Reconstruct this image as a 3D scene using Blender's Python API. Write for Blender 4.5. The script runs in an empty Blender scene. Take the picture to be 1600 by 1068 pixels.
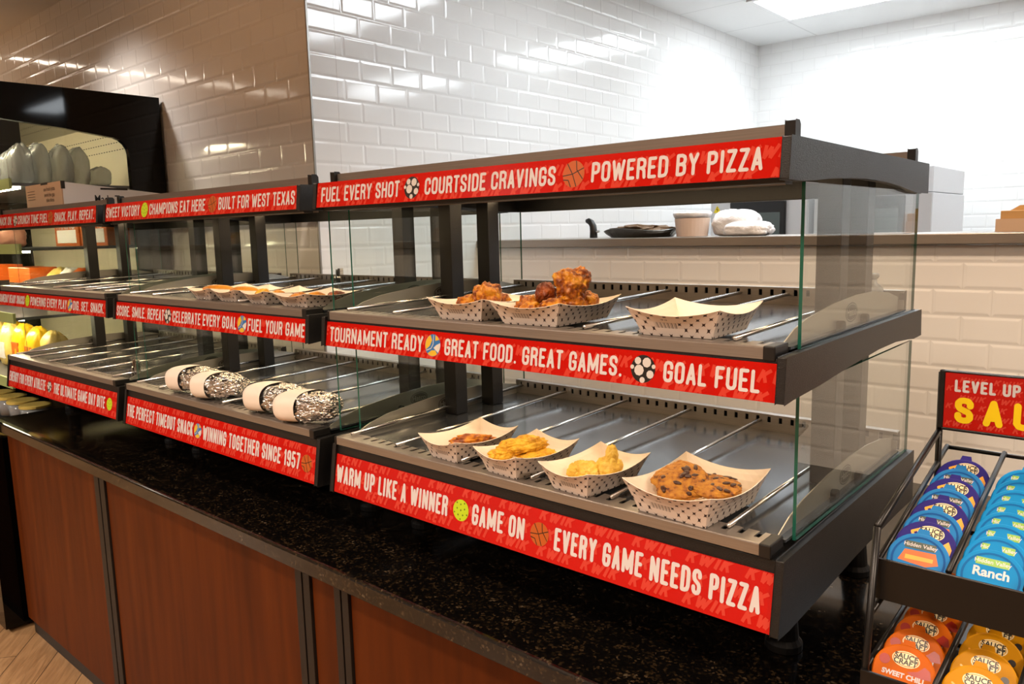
import bpy, bmesh, math, random
from mathutils import Vector, Matrix, noise
sc = bpy.context.scene
COL = sc.collection
R = math.radians
# ------------------------------------------------------------------ camera
CP = (0.40158, -0.99422, 0.50214)
Rt = Vector((0.75446585, 0.65590014, -0.02400597)); Up = Vector((-0.07403437, 0.12138811, 0.98984031)); Fw = Vector((-0.65215044, 0.74502344, -0.14014234))
cd = bpy.data.cameras.new('camera'); cam = bpy.data.objects.new('camera', cd); COL.objects.link(cam)
cd.sensor_fit = 'HORIZONTAL'; cd.sensor_width = 36.0; cd.lens = 36.0 * 1209.395 / 1600.0; cd.clip_start = 0.02
cam.matrix_world = Matrix(((Rt.x, Up.x, -Fw.x, CP[0]), (Rt.y, Up.y, -Fw.y, CP[1]), (Rt.z, Up.z, -Fw.z, CP[2]), (0, 0, 0, 1)))
sc.camera = cam
# ------------------------------------------------------------------ world, exposure
sc.view_settings.view_transform = 'Standard'; sc.view_settings.look = 'None'; sc.view_settings.gamma = 1.0
sc.view_settings.exposure = 0.0; sc.view_settings.use_curve_mapping = False
sc.cycles.use_denoising = True
sc.cycles.transparent_max_bounces = 40; sc.cycles.max_bounces = 10; sc.cycles.sample_clamp_indirect = 6.0
sc.cycles.caustics_reflective = False; sc.cycles.caustics_refractive = False
wd = bpy.data.worlds.new('world'); sc.world = wd; wd.use_nodes = True
wd.node_tree.nodes['Background'].inputs[0].default_value = (1.0, 0.86, 0.72, 1); wd.node_tree.nodes['Background'].inputs[1].default_value = 0.12
# lamp strengths
KITCHEN_EMIT = 16.0
STORE_EMIT = 20.0
DOWN_W = 260.0
HEAT_EMIT = 14.0
COOLER_EMIT = 70.0
WARM = (1.0, 0.80, 0.63); SOFT = (1.0, .89, .80); AMBER = (1.0, .75, .53); COOL = (0.88, 0.95, 1.0)
ZF, ZC, ZT = -1.105, -0.19, 1.785      # floor, counter, ceiling

# ------------------------------------------------------------------ materials
def lin(h):
    if not isinstance(h, str): return tuple(h)
    v = [int(h[i:i+2], 16) / 255 for i in (0, 2, 4)]
    return tuple(x / 12.92 if x <= .04045 else ((x + .055) / 1.055) ** 2.4 for x in v)
MATS = {}
def mat(name, col, rough=.5, metal=0., spec=.5, emit=None, estr=0., coat=0., bump=None, trans=0.):
    m = bpy.data.materials.new(name); m.use_nodes = True; n = m.node_tree.nodes; l = m.node_tree.links
    b = n['Principled BSDF']; b.inputs['Base Color'].default_value = (*lin(col), 1)
    b.inputs['Roughness'].default_value = rough; b.inputs['Metallic'].default_value = metal
    b.inputs['Specular IOR Level'].default_value = spec; b.inputs['Coat Weight'].default_value = coat
    b.inputs['Transmission Weight'].default_value = trans
    if emit: b.inputs['Emission Color'].default_value = (*lin(emit), 1); b.inputs['Emission Strength'].default_value = estr
    if bump:
        t = n.new('ShaderNodeTexNoise'); t.inputs['Scale'].default_value = bump[0]; t.inputs['Detail'].default_value = 3
        bp = n.new('ShaderNodeBump'); bp.inputs['Strength'].default_value = bump[1]; bp.inputs['Distance'].default_value = bump[2] if len(bump) > 2 else .002
        g = n.new('ShaderNodeNewGeometry'); l.new(g.outputs['Position'], t.inputs['Vector'])
        l.new(t.outputs[0], bp.inputs['Height']); l.new(bp.outputs[0], b.inputs['Normal'])
    MATS[name] = m
    return m
def nd(m, t, **k):
    x = m.node_tree.nodes.new(t)
    for a, v in k.items():
        if a.startswith('_'): setattr(x, a[1:], v)
        else: x.inputs[a.replace('_', ' ')].default_value = v
    return x
def lk(m, a, b): m.node_tree.links.new(a, b)
def ramp(m, src, stops):
    r = m.node_tree.nodes.new('ShaderNodeValToRGB'); e = r.color_ramp.elements
    while len(e) < len(stops): e.new(.5)
    for i, (p_, c) in enumerate(stops): e[i].position = p_; e[i].color = (*lin(c), 1)
    lk(m, src, r.inputs[0]); return r.outputs[0]
def mth(m, op, a, b=None, c=None):
    x = m.node_tree.nodes.new('ShaderNodeMath'); x.operation = op
    for i, v in enumerate((a, b, c)):
        if v is None: continue
        if isinstance(v, (int, float)): x.inputs[i].default_value = v
        else: lk(m, v, x.inputs[i])
    return x.outputs[0]
def noisy(name, stops, scale, rough=.5, bump=.0, metal=0., detail=4, obj=True, spec=.5, dist=.003, bscale=None, stretch=None, sss=0):
    m = mat(name, (.5, .5, .5), rough, metal, spec); b = m.node_tree.nodes['Principled BSDF']
    tc = nd(m, 'ShaderNodeTexCoord'); src = tc.outputs['Object'] if obj else nd(m, 'ShaderNodeNewGeometry').outputs['Position']
    if stretch:
        mp = nd(m, 'ShaderNodeMapping'); mp.inputs['Scale'].default_value = stretch; lk(m, src, mp.inputs[0]); src = mp.outputs[0]
    t = nd(m, 'ShaderNodeTexNoise', Scale=scale, Detail=detail); lk(m, src, t.inputs['Vector'])
    lk(m, ramp(m, t.outputs[0], stops), b.inputs['Base Color'])
    if sss: b.inputs['Subsurface Weight'].default_value = sss; b.inputs['Subsurface Radius'].default_value = (.01, .006, .003)
    if bump:
        t2 = nd(m, 'ShaderNodeTexNoise', Scale=bscale or scale * 2, Detail=3); lk(m, src, t2.inputs['Vector'])
        bp = nd(m, 'ShaderNodeBump', Strength=bump, Distance=dist); lk(m, t2.outputs[0], bp.inputs['Height']); lk(m, bp.outputs[0], b.inputs['Normal'])
    return m

def tile_mat(name, axis, xoff):
    m = mat(name, 'e9e6e0', .09, 0, .5); b = m.node_tree.nodes['Principled BSDF']
    g = nd(m, 'ShaderNodeNewGeometry'); sp = nd(m, 'ShaderNodeSeparateXYZ'); lk(m, g.outputs['Position'], sp.inputs[0])
    cb = nd(m, 'ShaderNodeCombineXYZ'); lk(m, mth(m, 'ADD', sp.outputs[axis], 20 * .155 + xoff), cb.inputs[0])
    lk(m, mth(m, 'ADD', sp.outputs[2], 40 * .0785 - .775), cb.inputs[1])
    def brick(ms, sm):
        br = nd(m, 'ShaderNodeTexBrick', Scale=1.0, Mortar_Size=ms, Mortar_Smooth=sm, Brick_Width=.155, Row_Height=.0785)
        br.inputs['Color1'].default_value = (.86, .855, .84, 1); br.inputs['Color2'].default_value = (.83, .825, .81, 1); br.inputs['Mortar'].default_value = (.76, .75, .73, 1)
        br.offset = .5; lk(m, cb.outputs[0], br.inputs['Vector']); return br
    br = brick(.0012, .1); lk(m, br.outputs['Color'], b.inputs['Base Color'])
    b2 = brick(.011, 1.0)
    n1 = nd(m, 'ShaderNodeTexNoise', Scale=5.0, Detail=0.0); lk(m, g.outputs['Position'], n1.inputs['Vector'])
    h = mth(m, 'ADD', mth(m, 'MULTIPLY', b2.outputs['Fac'], -.0013), mth(m, 'MULTIPLY', n1.outputs[0], .0016))
    bp = nd(m, 'ShaderNodeBump', Strength=1.0, Distance=1.0); lk(m, h, bp.inputs['Height']); lk(m, bp.outputs[0], b.inputs['Normal'])
    return m
M_tx = tile_mat('white_tile_along', 0, .02); M_ty = tile_mat('white_tile_across', 1, .045)
M_ceil = mat('ceiling_panel', 'eeeeec', .8)
def _c(m):
    b = m.node_tree.nodes['Principled BSDF']; g = nd(m, 'ShaderNodeNewGeometry'); br = nd(m, 'ShaderNodeTexBrick', Scale=1.0, Mortar_Size=.006, Mortar_Smooth=.3, Brick_Width=1.22, Row_Height=.61)
    br.offset = 0; br.inputs['Color1'].default_value = br.inputs['Color2'].default_value = (.84, .84, .83, 1); br.inputs['Mortar'].default_value = (.7, .7, .69, 1)
    mp = nd(m, 'ShaderNodeMapping'); mp.inputs['Location'].default_value = (1.635 + 12.2, -4.03 + 12.2, 0); lk(m, g.outputs['Position'], mp.inputs[0]); lk(m, mp.outputs[0], br.inputs['Vector'])
    lk(m, br.outputs['Color'], b.inputs['Base Color'])
_c(M_ceil)
M_plaster = mat('store_wall_paint', 'd9d2ca', .7)
M_floor = mat('wood_plank_floor', '8a6a48', .35)
def _f(m):
    b = m.node_tree.nodes['Principled BSDF']; g = nd(m, 'ShaderNodeNewGeometry'); mp = nd(m, 'ShaderNodeMapping'); mp.inputs['Rotation'].default_value = (0, 0, R(38)); lk(m, g.outputs['Position'], mp.inputs[0])
    br = nd(m, 'ShaderNodeTexBrick', Scale=1.0, Mortar_Size=.0015, Brick_Width=.9, Row_Height=.15); lk(m, mp.outputs[0], br.inputs['Vector'])
    br.inputs['Color1'].default_value = (*lin('b8946a'), 1); br.inputs['Color2'].default_value = (*lin('9a7650'), 1); br.inputs['Mortar'].default_value = (*lin('3f2d1c'), 1)
    mp2 = nd(m, 'ShaderNodeMapping'); mp2.inputs['Scale'].default_value = (3, 30, 3); lk(m, mp.outputs[0], mp2.inputs[0])
    t = nd(m, 'ShaderNodeTexNoise', Scale=1.5, Detail=5, Distortion=1.5); lk(m, mp2.outputs[0], t.inputs['Vector'])
    mx = m.node_tree.nodes.new('ShaderNodeMix'); mx.data_type = 'RGBA'; mx.blend_type = 'MULTIPLY'; mx.inputs[0].default_value = .6
    lk(m, br.outputs['Color'], mx.inputs[6]); lk(m, ramp(m, t.outputs[0], [(.3, '9a8a78'), (.7, 'ffffff')]), mx.inputs[7]); lk(m, mx.outputs[2], b.inputs['Base Color'])
_f(M_floor)
M_wood = noisy('reddish_brown_laminate', [(.3, '421b05'), (.55, '522407'), (.8, '5e2c0a')], 2.2, .5, spec=.1, obj=False, stretch=(9, 9, .8), detail=6)
M_strip = mat('dark_bronze_strip', '17110d', .5, .2)
M_kick = mat('black_toe_kick', '0c0a09', .5)
M_granite = mat('black_granite', '0a0908', .12)
def _g(m):
    b = m.node_tree.nodes['Principled BSDF']; g = nd(m, 'ShaderNodeNewGeometry')
    v = nd(m, 'ShaderNodeTexVoronoi', Scale=230.0); v.distance = 'EUCLIDEAN'; lk(m, g.outputs['Position'], v.inputs['Vector'])
    sp = nd(m, 'ShaderNodeSeparateColor'); lk(m, v.outputs['Color'], sp.inputs[0])
    n = nd(m, 'ShaderNodeTexNoise', Scale=35.0, Detail=3); lk(m, g.outputs['Position'], n.inputs['Vector'])
    f = mth(m, 'ADD', mth(m, 'MULTIPLY', sp.outputs[0], .62), mth(m, 'MULTIPLY', n.outputs[0], .5))
    lk(m, ramp(m, f, [(.0, '060505'), (.68, '0a0807'), (.76, '1a140c'), (.88, '36291a'), (.98, '5b5040')]), b.inputs['Base Color'])
_g(M_granite)
M_black = mat('black_powder_coat', '0a0909', .40, 0, .5, bump=(700, .5, .0015))
M_blacks = mat('black_smooth_metal', '070606', .6, .0, .2)
M_plastic = mat('black_plastic', '111010', .4)
M_steel = noisy('brushed_steel', [(.3, '958d86'), (.7, 'a39b93')], 6, .36, metal=.78, obj=False, stretch=(2, 200, 200))
M_steelp = noisy('steel_shelf_plate', [(.3, '54575b'), (.7, '626569')], 5, .17, metal=.75, obj=False)
M_guard = mat('satin_steel_guard', 'b9b7ae', .38, .85)
M_rod = mat('bright_steel_rod', 'd5d5d3', .22, 1.)
M_chrome = mat('chrome', 'e2e2e0', .08, 1.)
M_red = noisy('red_sign_print', [(.35, 'b41007'), (.65, 'bb1309')], 3, .16, bump=.15, bscale=260, dist=.0006, spec=.3)
M_red2 = mat('lighter_red_print', 'c93f30', .18, 0, .3)
M_white = mat('white_print', 'd2cbcb', .22, 0, .35)
M_lime = mat('lime_print', 'b7d21d', .35); M_limed = mat('dark_green_print', '5b6f10', .35)
M_bask = mat('orange_ball_print', 'b5561a', .35); M_line = mat('dark_line_print', '2a1408', .4)
M_ink = mat('black_print', '17130f', .4); M_ballw = mat('ball_white_print', 'cfcac6', .35)
M_vblue = mat('blue_ball_print', '2d6fb4', .35); M_vyel = mat('yellow_ball_print', 'd9b02c', .35); M_vwh = mat('ball_cream_print', 'd8d3c8', .35)
M_syel = mat('yellow_print', 'f4cf0a', .35)
M_edge = mat('green_glass_edge', '1d5a4a', .1, 0, .5, emit=None)
M_glass = bpy.data.materials.new('clear_pane'); M_glass.use_nodes = True
def _gl(m, tint):
    n = m.node_tree.nodes; n.clear()
    o = n.new('ShaderNodeOutputMaterial'); mx = n.new('ShaderNodeMixShader'); t = n.new('ShaderNodeBsdfTransparent'); gl = n.new('ShaderNodeBsdfGlossy'); fr = n.new('ShaderNodeFresnel'); g = n.new('ShaderNodeNewGeometry')
    t.inputs[0].default_value = (*tint, 1); gl.inputs['Roughness'].default_value = 0.0
    lk(m, mth(m, 'ADD', mth(m, 'MULTIPLY', g.outputs['Backfacing'], 1 / 1.5 - 1.5), 1.5), fr.inputs['IOR'])
    lk(m, fr.outputs[0], mx.inputs[0]); lk(m, t.outputs[0], mx.inputs[1]); lk(m, gl.outputs[0], mx.inputs[2]); lk(m, mx.outputs[0], o.inputs[0])
_gl(M_glass, (.955, .975, .965))
M_film = bpy.data.materials.new('clear_film'); M_film.use_nodes = True
def _fl(m):
    n = m.node_tree.nodes; n.clear()
    o = n.new('ShaderNodeOutputMaterial'); mx = n.new('ShaderNodeMixShader'); t = n.new('ShaderNodeBsdfTransparent'); gl = n.new('ShaderNodeBsdfPrincipled')
    t.inputs[0].default_value = (.85, .87, .88, 1); gl.inputs['Base Color'].default_value = (.5, .52, .54, 1); gl.inputs['Roughness'].default_value = .15
    mx.inputs[0].default_value = .5; lk(m, t.outputs[0], mx.inputs[1]); lk(m, gl.outputs[0], mx.inputs[2]); lk(m, mx.outputs[0], o.inputs[0])
_fl(M_film)
M_card = mat('cream_paperboard', 'f0e2cf', .55)
M_cardp = mat('printed_paperboard', 'e3d6cb', .5)
def _star(m):
    b = m.node_tree.nodes['Principled BSDF']; uv = nd(m, 'ShaderNodeUVMap'); sp = nd(m, 'ShaderNodeSeparateXYZ'); lk(m, uv.outputs[0], sp.inputs[0])
    def star(ou, ov):
        p = .0215
        u = mth(m, 'ABSOLUTE', mth(m, 'SUBTRACT', mth(m, 'FRACT', mth(m, 'ADD', mth(m, 'DIVIDE', sp.outputs[0], p), ou)), .5))
        v = mth(m, 'ABSOLUTE', mth(m, 'SUBTRACT', mth(m, 'FRACT', mth(m, 'ADD', mth(m, 'DIVIDE', sp.outputs[1], p), ov)), .5))
        # four pointed star turned 45 degrees
        a = mth(m, 'ABSOLUTE', mth(m, 'ADD', u, mth(m, 'MULTIPLY', v, -1.))); c = mth(m, 'ADD', u, v)
        s = mth(m, 'ADD', mth(m, 'POWER', a, .5), mth(m, 'POWER', c, .5))
        return mth(m, 'LESS_THAN', s, .655)
    f = mth(m, 'MAXIMUM', star(0, 0), star(.5, .5))
    def within(o, lo, hi): return mth(m, 'MULTIPLY', mth(m, 'GREATER_THAN', o, lo), mth(m, 'LESS_THAN', o, hi))
    patch = mth(m, 'MULTIPLY', within(sp.outputs[0], .038, .082), within(sp.outputs[1], .006, .040))
    rows = mth(m, 'MAXIMUM', within(sp.outputs[1], .012, .024), mth(m, 'MULTIPLY', within(sp.outputs[1], .030, .034), within(sp.outputs[0], .054, .066)))
    bars = mth(m, 'GREATER_THAN', mth(m, 'FRACT', mth(m, 'ADD', mth(m, 'MULTIPLY', sp.outputs[0], 430.), mth(m, 'SINE', mth(m, 'MULTIPLY', sp.outputs[0], 900.)))), .5)
    f = mth(m, 'ADD', mth(m, 'MULTIPLY', f, mth(m, 'SUBTRACT', 1., patch)), mth(m, 'MULTIPLY', mth(m, 'MULTIPLY', patch, rows), mth(m, 'MULTIPLY', bars, .7)))
    mx = m.node_tree.nodes.new('ShaderNodeMix'); mx.data_type = 'RGBA'; lk(m, f, mx.inputs[0]); mx.inputs[6].default_value = (*lin('ddd0c6'), 1); mx.inputs[7].default_value = (*lin('2a1712'), 1); lk(m, mx.outputs[2], b.inputs['Base Color'])
_star(M_cardp)
M_wing = noisy('orange_fried_crust', [(.28, '3c1404'), (.42, '8c4206'), (.55, 'c4780a'), (.75, 'dea424')], 60, .36, .8, sss=0, dist=.004, bscale=90)
M_wingd = noisy('dark_fried_crust', [(.25, '2a0d05'), (.5, '7a3208'), (.7, 'b35a10')], 50, .4, .8, dist=.004, bscale=90)
M_tender = noisy('golden_fried_crust', [(.3, 'b97c10'), (.5, 'e0a81c'), (.7, 'eebe3a')], 70, .5, .9, dist=.004, bscale=150)
M_nugget = noisy('pale_gold_crust', [(.3, 'c79a2c'), (.5, 'dfb544'), (.7, 'e8c766')], 70, .55, .8, dist=.003, bscale=150)
M_cookie = noisy('baked_cookie', [(.32, '5a2a08'), (.44, '9c5f10'), (.65, 'b67d20')], 110, .65, 1., dist=.004, bscale=120)
M_choc = mat('dark_chocolate', '3a1a0a', .35)
M_corn = noisy('orange_batter', [(.3, 'b4670c'), (.6, 'd8921c')], 30, .4, .3, bscale=90)
M_foil = mat('crumpled_foil', 'c9c6c2', .2, 1., bump=(45, 1., .014))
M_band = mat('cream_wrap_paper', 'eaded0', .6, bump=(40, .3, .004))
M_lampe = mat('heat_lamp_glow', 'ffffff', .5, emit=(1., .72, .42), estr=HEAT_EMIT)
M_troff = mat('cool_diffuser', 'ffffff', .5, emit=COOL, estr=KITCHEN_EMIT)
M_store = mat('warm_diffuser', 'ffffff', .5, emit=(1., .86, .7), estr=STORE_EMIT)
M_led = mat('cooler_led', 'ffffff', .5, emit=(1., .85, .55), estr=COOLER_EMIT)
M_glossblk = mat('glossy_black_panel', '040404', .05, 0, .22)
M_cream = mat('cream_liner', 'dbcfb0', .45); M_slot = mat('dark_slot', '241d14', .7)
M_grey = mat('grey_shelf', '55565a', .4, .4)
M_tag = mat('pale_green_price_strip', 'a9b778', .4)
M_pizzaw = mat('white_corrugated', 'e9e4e0', .6); M_kraft = mat('tan_corrugated', 'c9a98c', .65); M_kraft2 = mat('kraft_carton', 'b98f58', .65)
M_yel = mat('yellow_bag', 'eebc14', .3, bump=(50, .5, .006)); M_yel2 = mat('yellow_white_bag', 'e9c86a', .3, bump=(50, .5, .006))
M_org = mat('orange_pack', 'e0661c', .35); M_orgd = mat('deep_orange_pack', 'c4600f', .4); M_dk = mat('charcoal_pack', '2b2523', .4)
M_pink = mat('sliced_meat', 'c98f78', .4, bump=(40, .6, .006))
M_wbag = mat('white_crinkled_plastic', 'f4f4f6', .3, bump=(45, .6, .01))
M_brown = mat('brown_crumpled_paper', '76624c', .6, bump=(50, .6, .006)); M_pan = mat('dark_tin_pan', '6b6a66', .3, .9)
M_oven = mat('oven_steel', 'c9c8c8', .35, .3); M_ovenw = mat('oven_white_side', 'd6d6d8', .4); M_ovenb = mat('black_oven_door', '101113', .25); M_oveng = mat('grey_oven_glass', '4d5654', .12)
M_warn = mat('yellow_sticker', 'e8cf10', .4)
M_rack = mat('black_wire', '100f0f', .35, .2)
M_clear = mat('clear_plastic', 'dfe0dc', .1, 0, .5)

# ------------------------------------------------------------------ helpers
class MB:
    def __init__(s): s.v = []; s.f = []; s.m = []; s.uv = {}
    def add(s, vs, fs, mi=0):
        o = len(s.v); s.v += [tuple(a) for a in vs]
        for f in fs: s.f.append([i + o for i in f]); s.m.append(mi)
        return s
    def box(s, x0, x1, y0, y1, z0, z1, mi=0):
        return s.add([(x, y, z) for x in (x0, x1) for y in (y0, y1) for z in (z0, z1)], [(0, 1, 3, 2), (4, 6, 7, 5), (0, 4, 5, 1), (2, 3, 7, 6), (0, 2, 6, 4), (1, 5, 7, 3)], mi)
    def prism(s, pts, axis, a, b, mi=0):      # pts in the two other axes (cyclic order x<y<z)
        def P(p, w):
            return {0: (w, p[0], p[1]), 1: (p[0], w, p[1]), 2: (p[0], p[1], w)}[axis]
        n = len(pts); vs = [P(p, a) for p in pts] + [P(p, b) for p in pts]
        return s.add(vs, [list(range(n)), list(range(2 * n - 1, n - 1, -1))] + [(i, (i + 1) % n, n + (i + 1) % n, n + i) for i in range(n)], mi)
    def tube(s, path, r, n=8, mi=0, caps=True):
        pts = [Vector(p) for p in path]; rings = []
        for i, p in enumerate(pts):
            d = (pts[min(i + 1, len(pts) - 1)] - pts[max(i - 1, 0)]).normalized()
            a = d.orthogonal().normalized() if i == 0 else (rings[-1][1] - d * rings[-1][1].dot(d)).normalized()
            b = d.cross(a); rr = r[i] if isinstance(r, (list, tuple)) else r
            rings.append(([p + (a * math.cos(t) + b * math.sin(t)) * rr for t in [2 * math.pi * k / n for k in range(n)]], a))
        vs = [v for rg, _ in rings for v in rg]; fs = []
        for i in range(len(pts) - 1):
            for k in range(n): fs.append((i * n + k, i * n + (k + 1) % n, (i + 1) * n + (k + 1) % n, (i + 1) * n + k))
        if caps: fs += [list(range(n - 1, -1, -1)), list(range((len(pts) - 1) * n, len(pts) * n))]
        return s.add(vs, fs, mi)
    def lathe(s, prof, c=(0, 0, 0), n=24, mi=0, M=None):
        vs = []; fs = []
        for r, z in prof:
            for k in range(n):
                t = 2 * math.pi * k / n; p = Vector((r * math.cos(t), r * math.sin(t), z))
                if M: p = M @ p
                vs.append(p + Vector(c))
        for i in range(len(prof) - 1):
            for k in range(n): fs.append((i * n + k, i * n + (k + 1) % n, (i + 1) * n + (k + 1) % n, (i + 1) * n + k))
        fs += [list(range(n - 1, -1, -1)), list(range((len(prof) - 1) * n, len(prof) * n))]
        return s.add(vs, fs, mi)
    def lump(s, c, rad, rot=0., seed=0, amp=.25, fr=1.6, sub=4, mi=0, tilt=0., sharp=0.):
        b = bmesh.new(); bmesh.ops.create_icosphere(b, subdivisions=sub, radius=1.)
        Mx = Matrix.Rotation(rot, 3, 'Z') @ Matrix.Rotation(tilt, 3, 'Y'); off = Vector((seed * 7.3, seed * 3.1, seed * 1.7)); vs = []
        for v in b.verts:
            p = v.co.copy(); q = p * fr + off
            d = noise.noise(q) + .5 * noise.noise(q * 2.1) + .3 * noise.noise(q * 4.5) + .2 * noise.noise(q * 9) + .13 * noise.noise(q * 19)
            if sharp: d += sharp * abs(noise.noise(q * 6)) 
            p *= 1 + amp * d
            vs.append(Mx @ Vector((p.x * rad[0], p.y * rad[1], p.z * rad[2])) + Vector(c))
        s.add(vs, [[v.index for v in f.verts] for f in b.faces], mi); b.free(); return s
    def build(s, name, mats, parent=None, shift=(0, 0, 0), bevel=0., smooth=False, loc=None, seg=2):
        me = bpy.data.meshes.new(name)
        sh = Vector(shift); me.from_pydata([tuple(Vector(v) + sh) for v in s.v], [], s.f)
        for m in (mats if isinstance(mats, (list, tuple)) else [mats]): me.materials.append(m)
        me.polygons.foreach_set('material_index', s.m)
        if s.uv:
            ul = me.uv_layers.new(name='UVMap')
            for pi, p in enumerate(me.polygons):
                if pi in s.uv:
                    for li, c in zip(p.loop_indices, s.uv[pi]): ul.data[li].uv = c
        b = bmesh.new(); b.from_mesh(me)
        if bevel:
            ed = [e for e in b.edges if len(e.link_faces) == 2 and e.calc_face_angle(0) > .5]
            bmesh.ops.bevel(b, geom=ed, offset=bevel, segments=seg, affect='EDGES', clamp_overlap=True, profile=.5)
        if not s.uv: bmesh.ops.recalc_face_normals(b, faces=b.faces)
        b.to_mesh(me); b.free()
        if smooth: me.polygons.foreach_set('use_smooth', [True] * len(me.polygons))
        o = bpy.data.objects.new(name, me); COL.objects.link(o)
        if parent: o.parent = parent
        if loc: o.location = loc
        return o
def tag(o, label, cat, group=None, kind=None):
    o['label'] = label; o['category'] = cat
    if group: o['group'] = group
    if kind: o['kind'] = kind
    return o
def thing(name, label, cat, loc=(0, 0, 0), rz=0., group=None):
    o = bpy.data.objects.new(name, None); COL.objects.link(o); o.empty_display_size = .05
    o.location = loc; o.rotation_euler = (0, 0, rz); return tag(o, label, cat, group)
def neg(p): return (-p[0], -p[1], -p[2])
def copy_tree(o, parent=None):
    c = o.copy(); COL.objects.link(c)
    if parent: c.parent = parent
    for ch in KIDS.get(o.name, []) or list(o.children): copy_tree(ch, c)
    return c
KIDS = {}
def struct(o): o['kind'] = 'structure'; return o

# stroke lettering: rounded condensed capitals
GL = {
'A': (.40, [[(0, 0), (.5, 1), (1, 0)], [(.2, .27), (.8, .27)]]),
'B': (.40, [[(0, 0), (0, 1), (.6, 1), (.95, .92), (1, .77), (.93, .62), (.6, .54), (0, .54)], [(.6, .54), (.95, .45), (1, .27), (.95, .08), (.6, 0), (0, 0)]]),
'C': (.40, [[(1, .7), (1, .84), (.82, .97), (.5, 1), (.18, .97), (0, .84), (0, .16), (.18, .03), (.5, 0), (.82, .03), (1, .16), (1, .3)]]),
'D': (.40, [[(0, 0), (0, 1), (.5, 1), (.85, .95), (1, .8), (1, .2), (.85, .05), (.5, 0), (0, 0)]]),
'E': (.36, [[(1, 1), (0, 1), (0, 0), (1, 0)], [(0, .52), (.8, .52)]]),
'F': (.35, [[(1, 1), (0, 1), (0, 0)], [(0, .5), (.8, .5)]]),
'G': (.40, [[(1, .72), (1, .84), (.82, .97), (.5, 1), (.18, .97), (0, .84), (0, .16), (.18, .03), (.5, 0), (.82, .03), (1, .16), (1, .46), (.58, .46)]]),
'H': (.41, [[(0, 0), (0, 1)], [(1, 0), (1, 1)], [(0, .52), (1, .52)]]),
'I': (.17, [[(.5, 0), (.5, 1)]]),
'J': (.36, [[(1, 1), (1, .16), (.82, .03), (.5, 0), (.18, .03), (0, .16), (0, .28)]]),
'K': (.40, [[(0, 0), (0, 1)], [(1, 1), (.05, .45)], [(.35, .6), (1, 0)]]),
'L': (.34, [[(0, 1), (0, 0), (1, 0)]]),
'M': (.54, [[(0, 0), (0, 1), (.5, .15), (1, 1), (1, 0)]]),
'N': (.42, [[(0, 0), (0, 1), (1, 0), (1, 1)]]),
'O': (.40, [[(0, .16), (.18, .03), (.5, 0), (.82, .03), (1, .16), (1, .84), (.82, .97), (.5, 1), (.18, .97), (0, .84), (0, .16)]]),
'P': (.39, [[(0, 0), (0, 1), (.6, 1), (.93, .93), (1, .75), (.93, .55), (.6, .47), (0, .47)]]),
'R': (.40, [[(0, 0), (0, 1), (.6, 1), (.93, .93), (1, .77), (.93, .6), (.6, .52), (0, .52)], [(.5, .52), (.9, .4), (1, 0)]]),
'S': (.39, [[(1, .74), (1, .85), (.82, .97), (.5, 1), (.18, .97), (0, .86), (0, .7), (.15, .58), (.85, .42), (1, .3), (1, .14), (.82, .03), (.5, 0), (.18, .03), (0, .15), (0, .26)]]),
'T': (.37, [[(0, 1), (1, 1)], [(.5, 1), (.5, 0)]]),
'U': (.40, [[(0, 1), (0, .16), (.18, .03), (.5, 0), (.82, .03), (1, .16), (1, 1)]]),
'V': (.40, [[(0, 1), (.5, 0), (1, 1)]]),
'W': (.58, [[(0, 1), (.25, 0), (.5, .85), (.75, 0), (1, 1)]]),
'X': (.40, [[(0, 0), (1, 1)], [(0, 1), (1, 0)]]),
'Y': (.40, [[(0, 1), (.5, .5), (1, 1)], [(.5, .5), (.5, 0)]]),
'Z': (.37, [[(0, 1), (1, 1), (0, 0), (1, 0)]]),
'1': (.26, [[(.2, .8), (.8, 1), (.8, 0)]]),
'5': (.39, [[(.95, 1), (.05, 1), (0, .55), (.5, .62), (.85, .57), (1, .45), (1, .16), (.82, .03), (.5, 0), (.18, .03), (0, .15), (0, .24)]]),
'7': (.37, [[(0, 1), (1, 1), (.4, 0)]]),
'9': (.40, [[(1, .55), (.6, .44), (.18, .47), (0, .6), (0, .85), (.18, .97), (.5, 1), (.82, .97), (1, .85), (1, .16), (.82, .03), (.5, 0), (.18, .03), (0, .16)]]),
'.': (.17, [[(.5, 0), (.5, .001)]]),
'&': (.4, [[(1, 0), (.2, .8), (.4, 1), (.7, .85), (0, .25), (.3, 0), (1, .4)]]),
}
def strokes(text, x0, x1, y0, h, t=.19, gap=.075, slant=0.):
    """centre lines of a word fitted between x0 and x1; stroke t*h"""
    T = t * h; w = sum((GL[c][0] if c != ' ' else .17) + gap for c in text) - gap
    k = (x1 - x0) / w; x = x0; out = []
    for c in text:
        if c == ' ': x += (.17 + gap) * k; continue
        gw, pl = GL[c]
        for p in pl:
            q = []
            for (a, b) in p:
                yy = y0 + T / 2 + b * (h - T); q.append((x + T / 2 * min(1, gw * k / T / 1.2) + a * max(gw * k - T, 0) + slant * (yy - y0), yy))
            out.append(q)
        x += (gw + gap) * k
    return out, T
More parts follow.
